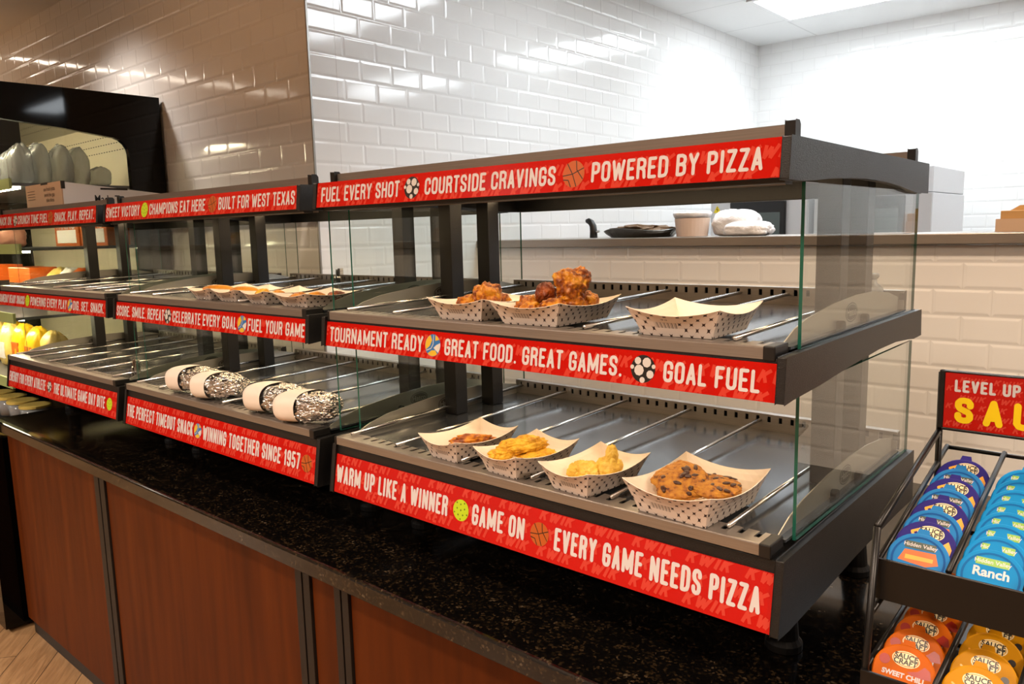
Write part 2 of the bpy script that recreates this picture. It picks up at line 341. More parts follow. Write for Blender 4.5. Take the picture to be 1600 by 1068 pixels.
def paint(mb, lines, T, place, z0=.0004, mi=0, n=8, round_=True):
    k = 0
    for pl in lines:
        for i, p in enumerate(pl):
            k += 1; z = z0 + (k % 60) * 4e-6
            if round_: mb.add([place(p[0] + T / 2 * math.cos(2 * math.pi * j / n), p[1] + T / 2 * math.sin(2 * math.pi * j / n), z) for j in range(n)], [list(range(n))], mi)
            if i:
                a = Vector(pl[i - 1]); b = Vector(p); d = b - a
                if d.length < 1e-9: continue
                q = Vector((-d.y, d.x)).normalized() * T / 2; z += 2e-6
                mb.add([place(*(v), z) for v in ((a + q).to_tuple(), (a - q).to_tuple(), (b - q).to_tuple(), (b + q).to_tuple())], [(0, 1, 2, 3)], mi)
def disc(mb, place, cx, cy, r, z, mi=0, n=24, sy=1.):
    mb.add([place(cx + r * math.cos(2 * math.pi * j / n), cy + r * sy * math.sin(2 * math.pi * j / n), z) for j in range(n)], [list(range(n))], mi)
def poly(mb, place, pts, z, mi=0): mb.add([place(a, b, z) for a, b in pts], [list(range(len(pts)))], mi)
def word(mb, s, size, place, z=.0005, mi=0, cx=0., cy=0., bold=0., sx=1.):
    c = bpy.data.curves.new('t', 'FONT'); c.body = s; c.size = size; c.align_x = 'CENTER'; c.align_y = 'CENTER'; c.offset = bold; c.resolution_u = 3
    o = bpy.data.objects.new('t', c); me = o.to_mesh()
    mb.add([place(cx + v.co.x * sx, cy + v.co.y, z) for v in me.vertices], [list(p.vertices) for p in me.polygons], mi)
    o.to_mesh_clear(); bpy.data.objects.remove(o); bpy.data.curves.remove(c)

def ball(kind, cx, cy, r, place):
    mb = MB(); z = .0005
    if kind == 'soccer':
        disc(mb, place, cx, cy, r, z, 0)
        for a, d, s in ((200, .34, .40), (60, .55, .36), (130, .72, .27), (330, .70, .30), (270, .80, .22), (15, .88, .16), (175, .9, .16)):
            disc(mb, place, cx + r * d * math.cos(R(a)), cy + r * d * math.sin(R(a)), r * s, z + .0001 + a * 1e-8, 1, 9)
        return mb, [M_ink, M_ballw], 'soccer_ball_print'
    if kind == 'basket':
        disc(mb, place, cx, cy, r, z, 0); L = []
        L.append([(cx - r * .6, cy + r * .78), (cx - .1 * r, cy), (cx + r * .3, cy - r * .93)])
        L.append([(cx - r * .97, cy - .1 * r), (cx - .1 * r, cy), (cx + r * .9, cy + .4 * r)])
        L.append([(cx + r * .2, cy + r * .95), (cx + .28 * r, cy + .3 * r), (cx + r * .85, cy - r * .4)])
        L.append([(cx - r * .9, cy - r * .4), (cx - .45 * r, cy - .45 * r), (cx - r * .2, cy - r * .95)])
        paint(mb, L, r * .08, place, z + .0001, 1); return mb, [M_bask, M_line], 'basketball_print'
    if kind == 'volley':
        disc(mb, place, cx, cy, r, z, 1)
        def seg(a0, a1, extra, k, mi): poly(mb, place, [(cx + r * .97 * math.cos(R(q)), cy + r * .97 * math.sin(R(q))) for q in range(a0, a1 + 1, 8)] + [(cx + r * p, cy + r * q) for p, q in extra], z + .0001 + k * 2e-5, mi)
        seg(112, 208, [(-.35, -.05), (-.12, .45)], 0, 2); seg(232, 312, [(.35, -.42), (-.1, -.45)], 1, 2); seg(-40, 16, [(.45, .05), (.12, -.22)], 2, 0); seg(34, 74, [(.30, .42)], 3, 2)
        paint(mb, [[(cx - .75 * r, cy - .5 * r), (cx - .2 * r, cy - .3 * r), (cx + .05 * r, cy + .1 * r), (cx + .05 * r, cy + .9 * r)]], r * .07, place, z + .0003, 0)
        return mb, [M_vwh, M_vblue, M_vyel], 'volleyball_print'
    disc(mb, place, cx, cy, r, z, 0)
    for a, d in ((0, 0), (20, .5), (95, .55), (165, .5), (235, .55), (305, .5), (60, .82), (130, .84), (200, .85), (270, .82), (340, .85)):
        disc(mb, place, cx + r * d * math.cos(R(a)), cy + r * d * math.sin(R(a)), r * .09, z + .0001, 1, 8)
    return mb, [M_lime, M_limed], 'pickleball_print'

# ------------------------------------------------------------------ setting
struct(MB().box(-12, 5, -6, 4.7, ZF - .05, ZF).build('floor', M_floor))
struct(MB().box(-12, 5, -6, 4.7, ZT, ZT + .05).build('ceiling', M_ceil))
struct(MB().box(-12, -2.05, .73, .85, ZF, ZT).build('wall_left', M_tx))
struct(MB().box(-2.15, -2.0495, .8501, 4.58, ZF, ZT).build('wall_middle', M_ty))
struct(MB().box(-2.15, 5, 4.58, 4.7, ZF, ZT).build('wall_back', M_tx))
struct(MB().box(-2.0494, 3.2, 1.6, 1.72, ZF, .434).build('wall_low', M_tx))
struct(MB().box(4.95, 5.05, -6, 4.58, ZF, ZT).build('wall_right', M_plaster))
struct(MB().box(-12, 5, -6.1, -6, ZF, ZT).build('wall_front', M_plaster))
struct(MB().box(-12.1, -12, -6, .73, ZF, ZT).build('wall_far', M_plaster))
struct(MB().box(-2.0535, -2.046, .7265, .7335, ZF, ZT).build('trim_1', mat('grey_corner_trim', '9a9792', .35, .6)))
struct(MB().box(-2.049, 3.2, 1.575, 2.02, .436, .4685).build('trim_2', M_steel, bevel=.003))

# ceiling lights
def troffer(x0, y0, m, label, cat='ceiling light', w=1.2, d=.6, name='ceiling_light', grp=None):
    t = thing(name, label, cat, (x0 + w / 2, y0 + d / 2, ZT), group=grp)
    f = MB(); e = .03
    for a in ((-w/2, w/2, -d/2, -d/2 + e), (-w/2, w/2, d/2 - e, d/2), (-w/2, -w/2 + e, -d/2 + e, d/2 - e), (w/2 - e, w/2, -d/2 + e, d/2 - e)): f.box(a[0], a[1], a[2], a[3], -.012, -.0005)
    f.build('frame', M_ceil, t)
    MB().box(-w/2 + e, w/2 - e, -d/2 + e, d/2 - e, -.008, -.001).build('diffuser', m, t); return t
troffer(-1.62, 3.42, M_troff, 'white fluorescent ceiling light panel over the kitchen, partly in the frame')
troffer(.2, 3.35, M_troff, 'fluorescent ceiling panel reflected on the white wall, right of the kitchen')
troffer(-1.3, 1.6, M_troff, 'fluorescent ceiling panel above the low wall, left end')
troffer(.72, 1.72, M_troff, 'fluorescent ceiling panel above the low wall, right end', w=1.1, d=.36)
troffer(-5.9, -1.75, M_store, 'long warm strip light mirrored in the tan tile wall', w=.14, d=2.3)
def downlight(x, y, W, label, spot=150, blend=.6, rad=.10, col=WARM):
    t = thing('downlight', label, 'downlight', (x, y, ZT))
    MB().lathe([(.06, -.001), (.09, -.001), (.095, -.006), (.09, -.01), (.06, -.006)], n=28).build('trim_ring', M_ceil, t, smooth=True)
    ld = bpy.data.lights.new('lamp', 'SPOT'); ld.energy = W; ld.color = col; ld.spot_size = R(spot); ld.spot_blend = blend; ld.shadow_soft_size = rad
    o = bpy.data.objects.new('lamp', ld); COL.objects.link(o); o.parent = t; o.location = (0, 0, -.03); return t
downlight(.2, -2.9, DOWN_W * 1.3, 'warm ceiling downlight in front of the right food warmer')
downlight(-3.2, -2.9, DOWN_W * 2.2, 'warm ceiling downlight in front of the middle food warmer', col=SOFT)
downlight(-6.6, -2.8, DOWN_W * 2.2, 'warm ceiling downlight in front of the cooler', col=SOFT)
downlight(-3.55, .22, DOWN_W * .30, 'warm ceiling downlight washing the tan tile wall above the cooler', spot=130, blend=.8, col=SOFT)
downlight(2.1, -.7, DOWN_W * .95, 'added warm fill lamp right of the sauce rack')  # added fill with no known fixture here, brightens the low wall
downlight(1.3, .72, DOWN_W * .38, 'added warm fill lamp above the aisle behind the sauce rack', col=AMBER)  # made-up lamp that lifts the right part of the low wall
downlight(-.25, .72, DOWN_W * .34, 'added warm fill lamp above the aisle behind the right food warmer', col=AMBER)  # invented lamp, lights the low wall behind the right warmer
downlight(.1, -1.25, DOWN_W * .55, 'added warm fill lamp close in front of the right food warmer')  # extra lamp put in to brighten the right warmer's signs
downlight(-1.6, -1.35, DOWN_W * .45, 'added warm fill lamp close in front of the middle food warmer')  # fill lamp added for the middle warmer's signs

# ------------------------------------------------------------------ counter
prof = [(1.22, ZC - .043), (1.22, ZC), (-.050, ZC), (-.062, ZC - .0005), (-.0775, ZC - .0022), (-.0815, ZC - .0032), (-.0840, ZC - .0052), (-.085, ZC - .008), (-.085, ZC - .040), (-.082, ZC - .043)]
tag(MB().prism(prof, 0, -3.18, 1.3).build('countertop', M_granite), 'speckled black granite countertop running under the three food warmers', 'countertop')
cabs = [(-3.16, -2.272, 'leftmost brown wood cabinet under the counter, beside the black cooler'), (-2.19, -1.112, 'wide brown wood cabinet below the middle food warmer'),
        (-1.053, -.962, 'narrow brown wood filler panel between two dark strips'), (-.91, 1.25, 'brown wood cabinet below the right food warmer')]
for i, (a, b, l) in enumerate(cabs):
    t = thing('cabinet', l, 'cabinet', ((a + b) / 2, .3, ZF)); s_ = neg(t.location)
    a2 = a if i == 0 else a - .038
    MB().box(a - (.0 if i == 0 else .0), b, -.045, .70, ZF + .06, ZC - .0445).build('body', M_wood, t, s_, .002)
    MB().box(a + .03, b - .001, -.035, .68, ZF + .001, ZF + .0595).build('toe_kick', M_kick, t, s_)
    if i < 3:
        n = cabs[i + 1][0]
        m = MB(); w = n - b
        m.box(b + .001, b + w * .45, -.052, .5, ZF + .01, ZC - .0445); m.box(b + w * .46, b + w * .54, -.044, .5, ZF + .01, ZC - .0445); m.box(b + w * .55, n - .001, -.052, .5, ZF + .01, ZC - .0445)
        m.build('metal_strip', M_strip, t, s_, .001)

# ------------------------------------------------------------------ food warmers
TIERS = [(.6145, .0510, -.0035, .0075), (.3206, .0520, 0., .0076), (.0240, .0839, .0061, .0141)]
SIGNS = {
3: [[('FUEL EVERY SHOT', .016, .265), ('soccer', .299), ('COURTSIDE CRAVINGS', .335, .638), ('basket', .673), ('POWERED BY PIZZA', .707, .977)],
    [('TOURNAMENT READY', .013, .309), ('volley', .336), ('GREAT FOOD. GREAT GAMES.', .368, .759), ('soccer', .795), ('GOAL FUEL', .83, .978)],
    [('WARM UP LIKE A WINNER', .005, .358), ('pickle', .393), ('GAME ON', .423, .551), ('basket', .585), ('EVERY GAME NEEDS PIZZA', .618, .984)]],
2: [[('SWEET VICTORY', .006, .231), ('pickle', .261), ('CHAMPIONS EAT HERE', .292, .601), ('basket', .636), ('BUILT FOR WEST TEXAS', .666, .992)],
    [('SCORE. SMILE. REPEAT', .006, .316), ('soccer', .338), ('CELEBRATE EVERY GOAL', .367, .703), ('volley', .728), ('FUEL YOUR GAME', .755, .993)],
    [('THE PERFECT TIMEOUT SNACK', .006, .425), ('volley', .451), ('WINNING TOGETHER SINCE 1957', .48, .937), ('basket', .963)]],
1: [[('SNACK ON.', .099, .255), ('soccer', .287), ('CRUNCH TIME FUEL', .315, .602), ('basket', .627), ('SNACK. PLAY. REPEAT.', .664, .985)],
    [('GAMEDAY READY SNACKS', .006, .279), ('pickle', .309), ('POWERING EVERY PLAY', .34, .681), ('volley', .708), ('DIG. SET. SNACK.', .735, .98)],
    [('ENERGY FOR EVERY ATHLETE', .006, .388), ('soccer', .427), ('THE ULTIMATE GAME DAY BITE', .469, .907), ('pickle', .941)]]}
LABELS = {3: 'black food warmer nearest the camera, bottom sign ending EVERY GAME NEEDS PIZZA', 2: 'middle black food warmer holding foil wraps, sign THE PERFECT TIMEOUT SNACK', 1: 'leftmost black food warmer beside the cooler, shelves empty, carton on top'}
def warmer(u, ox, oy, rot):
    t = thing('food_warmer', LABELS[u], 'food warmer', (ox, oy, ZC), rot); S = (0, 0, -ZC)
    P = lambda mb, name, m, par=t, **k: mb.build(name, m, par, S, **k)
    # canopy
    c = MB(); c.box(-.0005, 1.0005, .03, .65, .598, .611)
    c.prism([(.001, .6125), (.030, .6125), (.030, .557), (.0085, .557)], 0, -.0005, 1.0005); c.box(-.0005, 1.0005, .640, .668, .556, .6125)
    P(c, 'canopy', M_black, bevel=.0015)
    l = MB(); l.box(.02, .98, .0305, .0345, .5575, .5615); l.box(.02, .98, .06, .0605, .557, .597); P(l, 'inner_trim', M_steel)
    side = [(-.0115, .561), (-.0055, .6145), (.672, .6115), (.674, .558), (.60, .5575), (.55, .561), (.48, .567), (.40, .571), (.30, .5725), (.22, .571), (.14, .5675), (.08, .563), (.04, .561)]
    for a, b in ((1.0008, 1.0135), (-.0135, -.0008)): P(MB().prism(side, 0, a, b), 'side_panel', M_black, bevel=.0012)
    for y in (.038, .622):
        P(MB().box(.012, .988, y, y + .003, .6115, .6345), 'top_rail', M_steel)
        for x in (-.003, .9885): P(MB().prism([(y - .006, .6118), (y + .010, .6118), (y + .010, .634), (y + .006, .6385), (y - .006, .6385)], 0, x, x + .0145), 'rail_end_clip', M_plastic, bevel=.001)
    # middle and bottom decks
    for k, (z0, z1, fs) in enumerate(((.271, .3265, .0115), (-.062, .042, .0165))):
        d = MB(); yf = .004 + (.0061 if k else 0.)
        d.prism([(yf, z1), (.035, z1), (.035, z0), (yf - fs + .0085, z0)], 0, -.0005, 1.0005); d.box(-.0005, 1.0005, .03, .655, z1 - .008, z1 - .001); d.box(-.0005, 1.0005, .640, .668, z0 + .012, z1)
        P(d, 'deck_frame', M_black, bevel=.0012)
        prof = [(-.004, .330), (-.0095, .268), (.02, .2705), (.12, .2745), (.25, .283), (.40, .2905), (.5, .291), (.58, .286), (.62, .2825), (.674, .2835), (.668, .333)] if k == 0 else \
               [(.006, .0445), (-.0095, -.062), (.03, -.064), (.15, -.06), (.32, -.052), (.56, -.05), (.672, -.052), (.664, .0505)]
        for a, b in ((1.0008, 1.0135), (-.0135, -.0008)): P(MB().prism(prof, 0, a, b), 'side_panel', M_black, bevel=.0012)
        zp = .3375 if k == 0 else .0595
        P(MB().box(.002, .998, .0475, .612, zp - .004, zp), 'shelf_plate', M_steelp)
        P(MB().box(.004, .996, .006, .047, zp - .014, zp - .009), 'rail_backing', M_blacks)
        # slotted front rail
        fr = MB(); zr = zp + .0048; rb = .0025
        fr.prism([(.002, zr - .0175), (.002, zr - rb)] + [(.002 + rb - rb * math.cos(R(q)), zr - rb + rb * math.sin(R(q))) for q in (30, 60)] + [(.002 + rb, zr), (.0225, zr), (.0225, zr - .002), (.0045, zr - .002), (.0045, zr - .0175)], 0, .006, .978)
        x = .072; fr.box(.006, x, .0225, .046, zr - .002, zr)
        while x < .945: fr.box(x + .0082, x + .0254, .0225, .046, zr - .002, zr); x += .0254
        fr.box(x + .0082, .978, .0225, .046, zr - .002, zr)
        P(fr, 'slotted_front_rail', M_steel)
        P(MB().box(.9782, .9955, .000, .047, zr - .019, zr + .0012), 'rail_end_cap', M_plastic, bevel=.002); P(MB().box(.0005, .0058, .000, .047, zr - .019, zr + .0012), 'rail_end_cap', M_plastic, bevel=.002)
        rr = MB(); zb = zp + .002; rr.box(.006, .994, .613, .616, zb - .006, zb + .016); rr.box(.006, .994, .613, .616, zb + .029, zb + .034); rr.box(.006, .994, .616, .632, zb + .032, zb + .034); x = .02; rr.box(.006, .02, .613, .616, zb + .016, zb + .029)
        while x < .985: rr.box(x + .0075, min(x + .0254, .994), .613, .616, zb + .016, zb + .029); x += .0254
        P(rr, 'slotted_rear_rail', M_steel); P(MB().box(.006, .994, .6325, .6345, zb - .006, zb + .0335), 'rail_backing', M_blacks)
        for xr in ((.04, .19, .49, .665, .77, .925) if k == 0 else (.03, .18, .37, .545, .715, .92)):
            P(MB().tube([(xr, .026, zr + .0042), (xr, .6125, zp + .022)], .0038, 8), 'divider_rod', M_rod, smooth=True)
        for sgn in (0, 1):
            xg = .9855 if sgn else .0135; zg = zp - .003
            g = [(.05, zg), (.05, zg + .006), (.09, zg + .022), (.14, zg + .033), (.25, zg + .045), (.36, zg + .0505), (.45, zg + .0495), (.54, zg + .041), (.605, zg + .028), (.605, zg)]
            gd = P(MB().prism(g, 0, xg - .0008, xg + .0008), 'side_guard', M_guard)
            for face in (1, -1):
                lg = MB(); pl = lambda a, b, z, f=face, X=xg, Z=zg: (X + f * (.0009 + z), .335 + f * a, Z + .0235 + b)
                disc(lg, pl, 0, 0, .030, .0001, 0, 28, .55); disc(lg, pl, 0, 0, .0275, .0002, 1, 28, .52); disc(lg, pl, 0, 0, .026, .0003, 0, 28, .5); word(lg, 'Hatco', .019, pl, .0004, 1, bold=.0003)
                lg.build('oval_badge', [M_dkgrey, M_guard], gd, S)
            for yk in (.27, .39):
                xk = .9945 if sgn else .0055
                P(MB().lathe([(.004, -.0085), (.008, -.0085), (.0085, .0), (.008, .002)], (xk, yk, zg + .008), 14, M=Matrix.Rotation(R(90), 3, 'Y')), 'knob', M_blacks, smooth=False)
        gz = (.331, .5605) if k == 0 else (.0515, .2735)
        for xg in (.9975, -.0025):
            p = MB(); p.box(xg, xg + .005, .073, .655, gz[0], gz[1]); p.m = [0, 0, 1, 1, 1, 1]
            P(p, 'glass_pane', [M_glass, M_edge])
        P(MB().box(.06, .94, .16, .19, (.586, .292)[k], (.592, .298)[k]).box(.06, .94, .46, .49, (.586, .292)[k], (.592, .298)[k]), 'heat_lamp', M_lampe)  # strips under the middle deck are added to light the bottom shelf
    for x in (.028, .932):
        for y in (.316, .449):
            P(MB().box(x, x + .04, y, y + .04, .0605, .597), 'post', M_black, bevel=.0015)
    for x in (.06, .94):
        for y in (.20, .56):
            P(MB().lathe([(.03, ZC + .001), (.03, ZC + .012), (.024, ZC + .02), (.019, ZC + .075), (.026, ZC + .085), (.026, -.058)], (x, y, 0), 18), 'leg', M_blacks)
    P(MB().box(.03, .97, .10, .62, -.062, -.02), 'base_pan', M_blacks)
    # signs
    for ti, (zt, h, yt, sl) in enumerate(TIERS):
        d = Vector((0, sl, h)).normalized(); nrm = Vector((0, -d.z, d.y)); L = math.hypot(sl, h)
        o0 = Vector((0, yt - sl, zt - h))
        place = lambda a, b, z=0., o0=o0, d=d, nrm=nrm: tuple(o0 + Vector((a, 0, 0)) + d * b + nrm * z)
        sg = MB(); q = [place(x, y, z) for x in (0, 1) for y in (0, L) for z in (-.0022, 0)]
        sg.add(q, [(0, 1, 3, 2), (4, 6, 7, 5), (0, 4, 5, 1), (2, 3, 7, 6), (0, 2, 6, 4), (1, 5, 7, 3)])
        so = sg.build('sign_strip', M_red, t, S)
        th = L * (.60, .60, .46)[ti]; y0 = (L - th) / 2
        for it in SIGNS[u][ti]:
            if len(it) == 3:
                tx = MB(); ls, T = strokes(it[0], it[1], it[2], y0, th, .16); paint(tx, ls, T, place, .0006); tx.build('lettering', M_white, so, S)
            else:
                b, ms, nm = ball(it[0], it[1], L / 2, L * (.40, .40, .235)[ti] if ti < 2 else L * .24, place); b.build(nm, ms, so, S)
        bg = MB(); bh = L * .27 if ti == 2 else L * .42; rng = random.Random(u * 10 + ti); row = 0; y = bh * (.16 if ti == 2 else -.30)
        while y < L:
            x = -.08 + (row % 2) * .055
            while x < 1.0:
                wd_ = 'KENT' if (x + row * .12) < .45 else 'KWIK'
                ls, T = strokes(wd_, x, x + bh * 3.1, y, bh, .22, slant=.45); paint(bg, ls, T, place, .0002, round_=False); x += bh * 4.1
            y += bh * 1.36; row += 1
        bo = bg.build('background_lettering', M_red2, so, S)
        b = bmesh.new(); b.from_mesh(bo.data)
        for co, no in ((place(0.001, 0), Vector((-1, 0, 0))), (place(.999, 0), Vector((1, 0, 0))), (place(0, .0008), -d), (place(0, L - .0008), d)):
            bmesh.ops.bisect_plane(b, geom=b.verts[:] + b.edges[:] + b.faces[:], plane_co=Vector(co) + Vector(S), plane_no=no, clear_outer=True)
        b.to_mesh(bo.data); b.free()
    return t
M_dkgrey = mat('dark_grey_print', '4c4a46', .5)
warmer(3, -1.0, 0, 0); warmer(2, -2.07418, -.0043, .00457); warmer(1, -3.14736, -.0153, .012836)

# ------------------------------------------------------------------ trays and food
def tray(cx, cy, z, w, d, h, rz, label, flare=.014, dip=.26, grp=None):
    mb = MB(); n = 10
    def loop(W, D, zc, zd, out):
        pts = []
        cs = [(-W/2, -D/2), (W/2, -D/2), (W/2, D/2), (-W/2, D/2)]
        for k in range(4):
            a, b = cs[k], cs[(k + 1) % 4]
            for i in range(n):
                s = i / n; bow = out * 4 * s * (1 - s)
                nx, ny = [(0, -1), (1, 0), (0, 1), (-1, 0)][k]
                pts.append((a[0] + (b[0] - a[0]) * s + nx * bow, a[1] + (b[1] - a[1]) * s + ny * bow, zc - zd * 4 * s * (1 - s)))
        return pts
    N = 4 * n; L = []
    for lv in range(5):
        s = lv / 4; ww = w - 2 * flare * (1.35 - 1.35 * s + .0) - .0; dd = d - 2 * flare * (1.35 - 1.35 * s)
        L.append(loop(ww, dd, h * s ** .85, h * dip * s * s, .004 * s))
    for shell in (0, 1):
        o = len(mb.v); e = .0009 * shell
        for lp in L:
            for (x, y, zz) in lp:
                r = math.hypot(x, y); mb.v.append((x * (1 + e / r), y * (1 + e / r), zz - .0006 * shell + .0006))
        for lv in range(4):
            for i in range(N):
                a, b_, c, d_ = o + lv * N + i, o + lv * N + (i + 1) % N, o + (lv + 1) * N + (i + 1) % N, o + (lv + 1) * N + i
                f = (a, d_, c, b_) if shell == 0 else (a, b_, c, d_); mb.f.append(f); mb.m.append(shell)
                per = (w, d, w, d)[i // n]; u0 = (i // n) * .21 + (i % n) / n * per; u1 = u0 + per / n; v0, v1 = lv / 4 * h * 1.1, (lv + 1) / 4 * h * 1.1
                mb.uv[len(mb.f) - 1] = [(u0, v0), (u0, v1), (u1, v1), (u1, v0)] if shell == 0 else [(u0, v0), (u1, v0), (u1, v1), (u0, v1)]
        mb.f.append([o + i for i in range(N)] if shell == 0 else [o + i for i in range(N - 1, -1, -1)]); mb.m.append(shell)
        mb.uv[len(mb.f) - 1] = [(.003, .0)] * N
    for i in range(N):
        mb.f.append((4 * N + i, 4 * N + (i + 1) % N, 5 * N + 4 * N + (i + 1) % N, 9 * N + i)); mb.m.append(0); mb.uv[len(mb.f) - 1] = [(0, 0)] * 4
    o = mb.build('paper_food_tray', [M_card, M_cardp], None, smooth=False, loc=(cx, cy, z))
    o.rotation_euler = (0, 0, rz)
    return tag(o, label, 'food tray', grp)
def food(name, lumps, m, label, cat, smooth=True, grp=None):
    c0 = Vector(lumps[0][0]); mb = MB()
    for lp in lumps: mb.lump(*lp[:2], **{'sub': 5, **(lp[2] if len(lp) > 2 else {})})
    o = mb.build(name, m, None, tuple(-c0), smooth=smooth, loc=tuple(c0)); return tag(o, label, cat, grp)
# bottom shelf of the right warmer
zb = .0648
tray(-.665, .086, zb, .112, .168, .048, R(-4), 'paper food tray with brown fried wedges, first from the left on the lower shelf')
tray(-.508, .080, zb, .112, .168, .048, R(-5), 'paper food tray with two golden chicken tenders, lower shelf')
tray(-.352, .078, zb, .112, .168, .048, R(-5), 'paper food tray with pale gold nuggets, lower shelf')
tray(-.160, .084, zb, .154, .187, .054, R(-3), 'larger paper food tray holding chocolate chip cookies, lower shelf')
for x, y, z, rx, ry, rz_, s, l in ((-.655, .080, .030, .040, .0105, 52, 3, 'long reddish brown fried wedge on top in the first tray'), (-.645, .112, .021, .027, .010, 55, 4, 'short brown fried wedge at the back of the first tray'), (-.662, .055, .017, .026, .010, 40, 5, 'small brown fried wedge at the front of the first tray')):
    food('fried_wedge', [((x, y, zb + z), (rx, ry, .011), dict(rot=R(rz_), seed=s, amp=.3))], M_wing, l, 'fried food')
food('chicken_tender', [((-.510, .070, zb + .044), (.050, .0185, .017), dict(rot=R(66), seed=11, amp=.22, fr=2.6)), ((-.526, .030, zb + .034), (.026, .014, .012), dict(rot=R(60), seed=12, amp=.22))], M_tender, 'golden chicken tender lying on top in the second tray', 'fried chicken')
food('chicken_tender', [((-.491, .088, zb + .021), (.046, .016, .0135), dict(rot=R(76), seed=13, amp=.22, fr=2.6))], M_tender, 'golden chicken tender underneath on the right of the second tray', 'fried chicken')
food('chicken_nugget', [((-.372, .058, zb + .024), (.012, .022, .017), dict(rot=R(-30), seed=21, amp=.25))], M_nugget, 'small curled nugget at the left of the third tray', 'fried chicken')
food('chicken_nugget', [((-.352, .060, zb + .026), (.020, .022, .018), dict(rot=R(20), seed=22, amp=.25, fr=2.2))], M_nugget, 'round nugget in the middle of the third tray', 'fried chicken')
food('chicken_nugget', [((-.332, .088, zb + .028), (.017, .030, .021), dict(rot=R(-12), seed=23, amp=.25, fr=2.2)), ((-.330, .097, zb + .050), (.010, .013, .018), dict(seed=24, amp=.2))], M_nugget, 'pointed nugget standing at the right of the third tray', 'fried chicken')
def cookie(x, y, z, r, th, rz_, tilt, s, label):
    t = thing('cookie', label, 'cookie', (x, y, z)); t.rotation_euler = (tilt, 0, rz_)
    MB().lump((0, 0, 0), (r, r * .96, th), seed=s, amp=.16, fr=1.5, sub=5, sharp=.12).build('dough', M_cookie, t, smooth=True)
    rng = random.Random(s); c = MB()
    for k in range(14):
        a = rng.uniform(0, 6.28); q = r * .85 * math.sqrt(rng.random()); c.lump((q * math.cos(a), q * math.sin(a), th * .93 * math.sqrt(max(.05, 1 - (q / r) ** 2))), (rng.uniform(.004, .010), rng.uniform(.003, .005), .0026), rot=a * 2, seed=k, amp=.3, sub=2)
    c.build('chocolate_chips', M_choc, t, smooth=True)
cookie(-.180, .068, zb + .040, .044, .014, .3, R(24), 31, 'chocolate chip cookie at the left of the cookie tray')
cookie(-.136, .096, zb + .034, .045, .013, 1.9, R(4), 35, 'chocolate chip cookie at the right of the cookie tray')
# middle shelf of the right warmer
zm = .3428
tray(-.620, .105, zm, .135, .20, .042, R(4), 'paper food tray with one orange chicken piece, left on the upper shelf')
tray(-.452, .105, zm, .150, .20, .042, R(3), 'paper food tray heaped with orange fried chicken, upper shelf')
tray(-.168, .088, zm, .150, .165, .044, R(3), 'empty paper food tray on the right of the upper shelf')
food('fried_chicken_piece', [((-.606, .090, zm + .040), (.026, .030, .026), dict(rot=.4, seed=41, amp=.33, sharp=.3)), ((-.606, .115, zm + .026), (.027, .026, .018), dict(seed=42, amp=.3))], M_wing, 'large orange fried chicken piece in the left upper tray', 'fried chicken')
food('fried_chicken_piece', [((-.640, .070, zm + .027), (.020, .02, .015), dict(rot=-.3, seed=43, amp=.33))], M_wing, 'small fried chicken piece at the left edge of the left upper tray', 'fried chicken')
food('fried_chicken_piece', [((-.492, .078, zm + .026), (.022, .024, .018), dict(seed=44, amp=.35, sharp=.3)), ((-.475, .062, zm + .022), (.02, .02, .014), dict(seed=46, amp=.35))], M_wing, 'knobbly fried chicken piece at the left of the heaped tray', 'fried chicken')
food('fried_drumstick', [((-.462, .088, zm + .050), (.018, .018, .020), dict(seed=45, amp=.25)), ((-.459, .090, zm + .028), (.014, .015, .024), dict(seed=48, amp=.25)), ((-.447, .078, zm + .022), (.019, .02, .014), dict(seed=49, amp=.3))], M_wingd, 'dark brown drumstick end standing up in the heaped tray', 'fried chicken')
food('fried_chicken_piece', [((-.412, .100, zm + .066), (.029, .030, .030), dict(rot=.5, seed=51, amp=.32, sharp=.35)), ((-.416, .102, zm + .036), (.028, .028, .024), dict(seed=52, amp=.3))], M_wing, 'biggest fried chicken piece on top of the heaped tray', 'fried chicken')
food('fried_chicken_piece', [((-.424, .062, zm + .028), (.026, .02, .016), dict(rot=-.1, seed=53, amp=.3))], M_wing, 'flat fried chicken piece at the front of the heaped tray', 'fried chicken')
food('fried_chicken_piece', [((-.406, .14, zm + .032), (.018, .028, .018), dict(rot=.3, seed=54, amp=.3))], M_wing, 'fried chicken piece at the back right of the heaped tray', 'fried chicken')
# middle warmer, upper shelf
for x, w, rz_, l in ((-1.590, .112, 0, 'paper food tray with a corn dog, first from the left in the middle warmer'), (-1.462, .112, .02, 'paper food tray with a corn dog, second from the left in the middle warmer'),
                     (-1.322, .100, .03, 'paper food tray with a batter bite, third from the left in the middle warmer'), (-1.165, .124, .05, 'paper food tray with three brown bites, rightmost in the middle warmer')):
    tray(x, .098, zm, w, .175, .033, rz_, l)
def corndog(x, y, z, rz_, L, stick, label):
    t = thing('corn_dog', label, 'corn dog', (x, y, z), rz_)
    MB().tube([(-L/2, 0, 0), (-L/2 + .006, 0, 0), (-L/4, 0, .002), (0, 0, .003), (L/4, 0, .002), (L/2 - .008, 0, 0), (L/2, 0, 0)], [.004, .011, .0135, .014, .014, .011, .004], 16).build('batter', M_corn, t, smooth=True)
    if stick: MB().tube([(-L/2 - .06, 0, 0), (-L/2 + .005, 0, 0)], .0025, 8).build('stick', M_kraft, t)
corndog(-1.595, .075, zm + .020, R(12), .12, True, 'long orange corn dog on a stick, leftmost in the middle warmer')
corndog(-1.462, .075, zm + .020, R(10), .105, False, 'orange corn dog second from the left in the middle warmer')
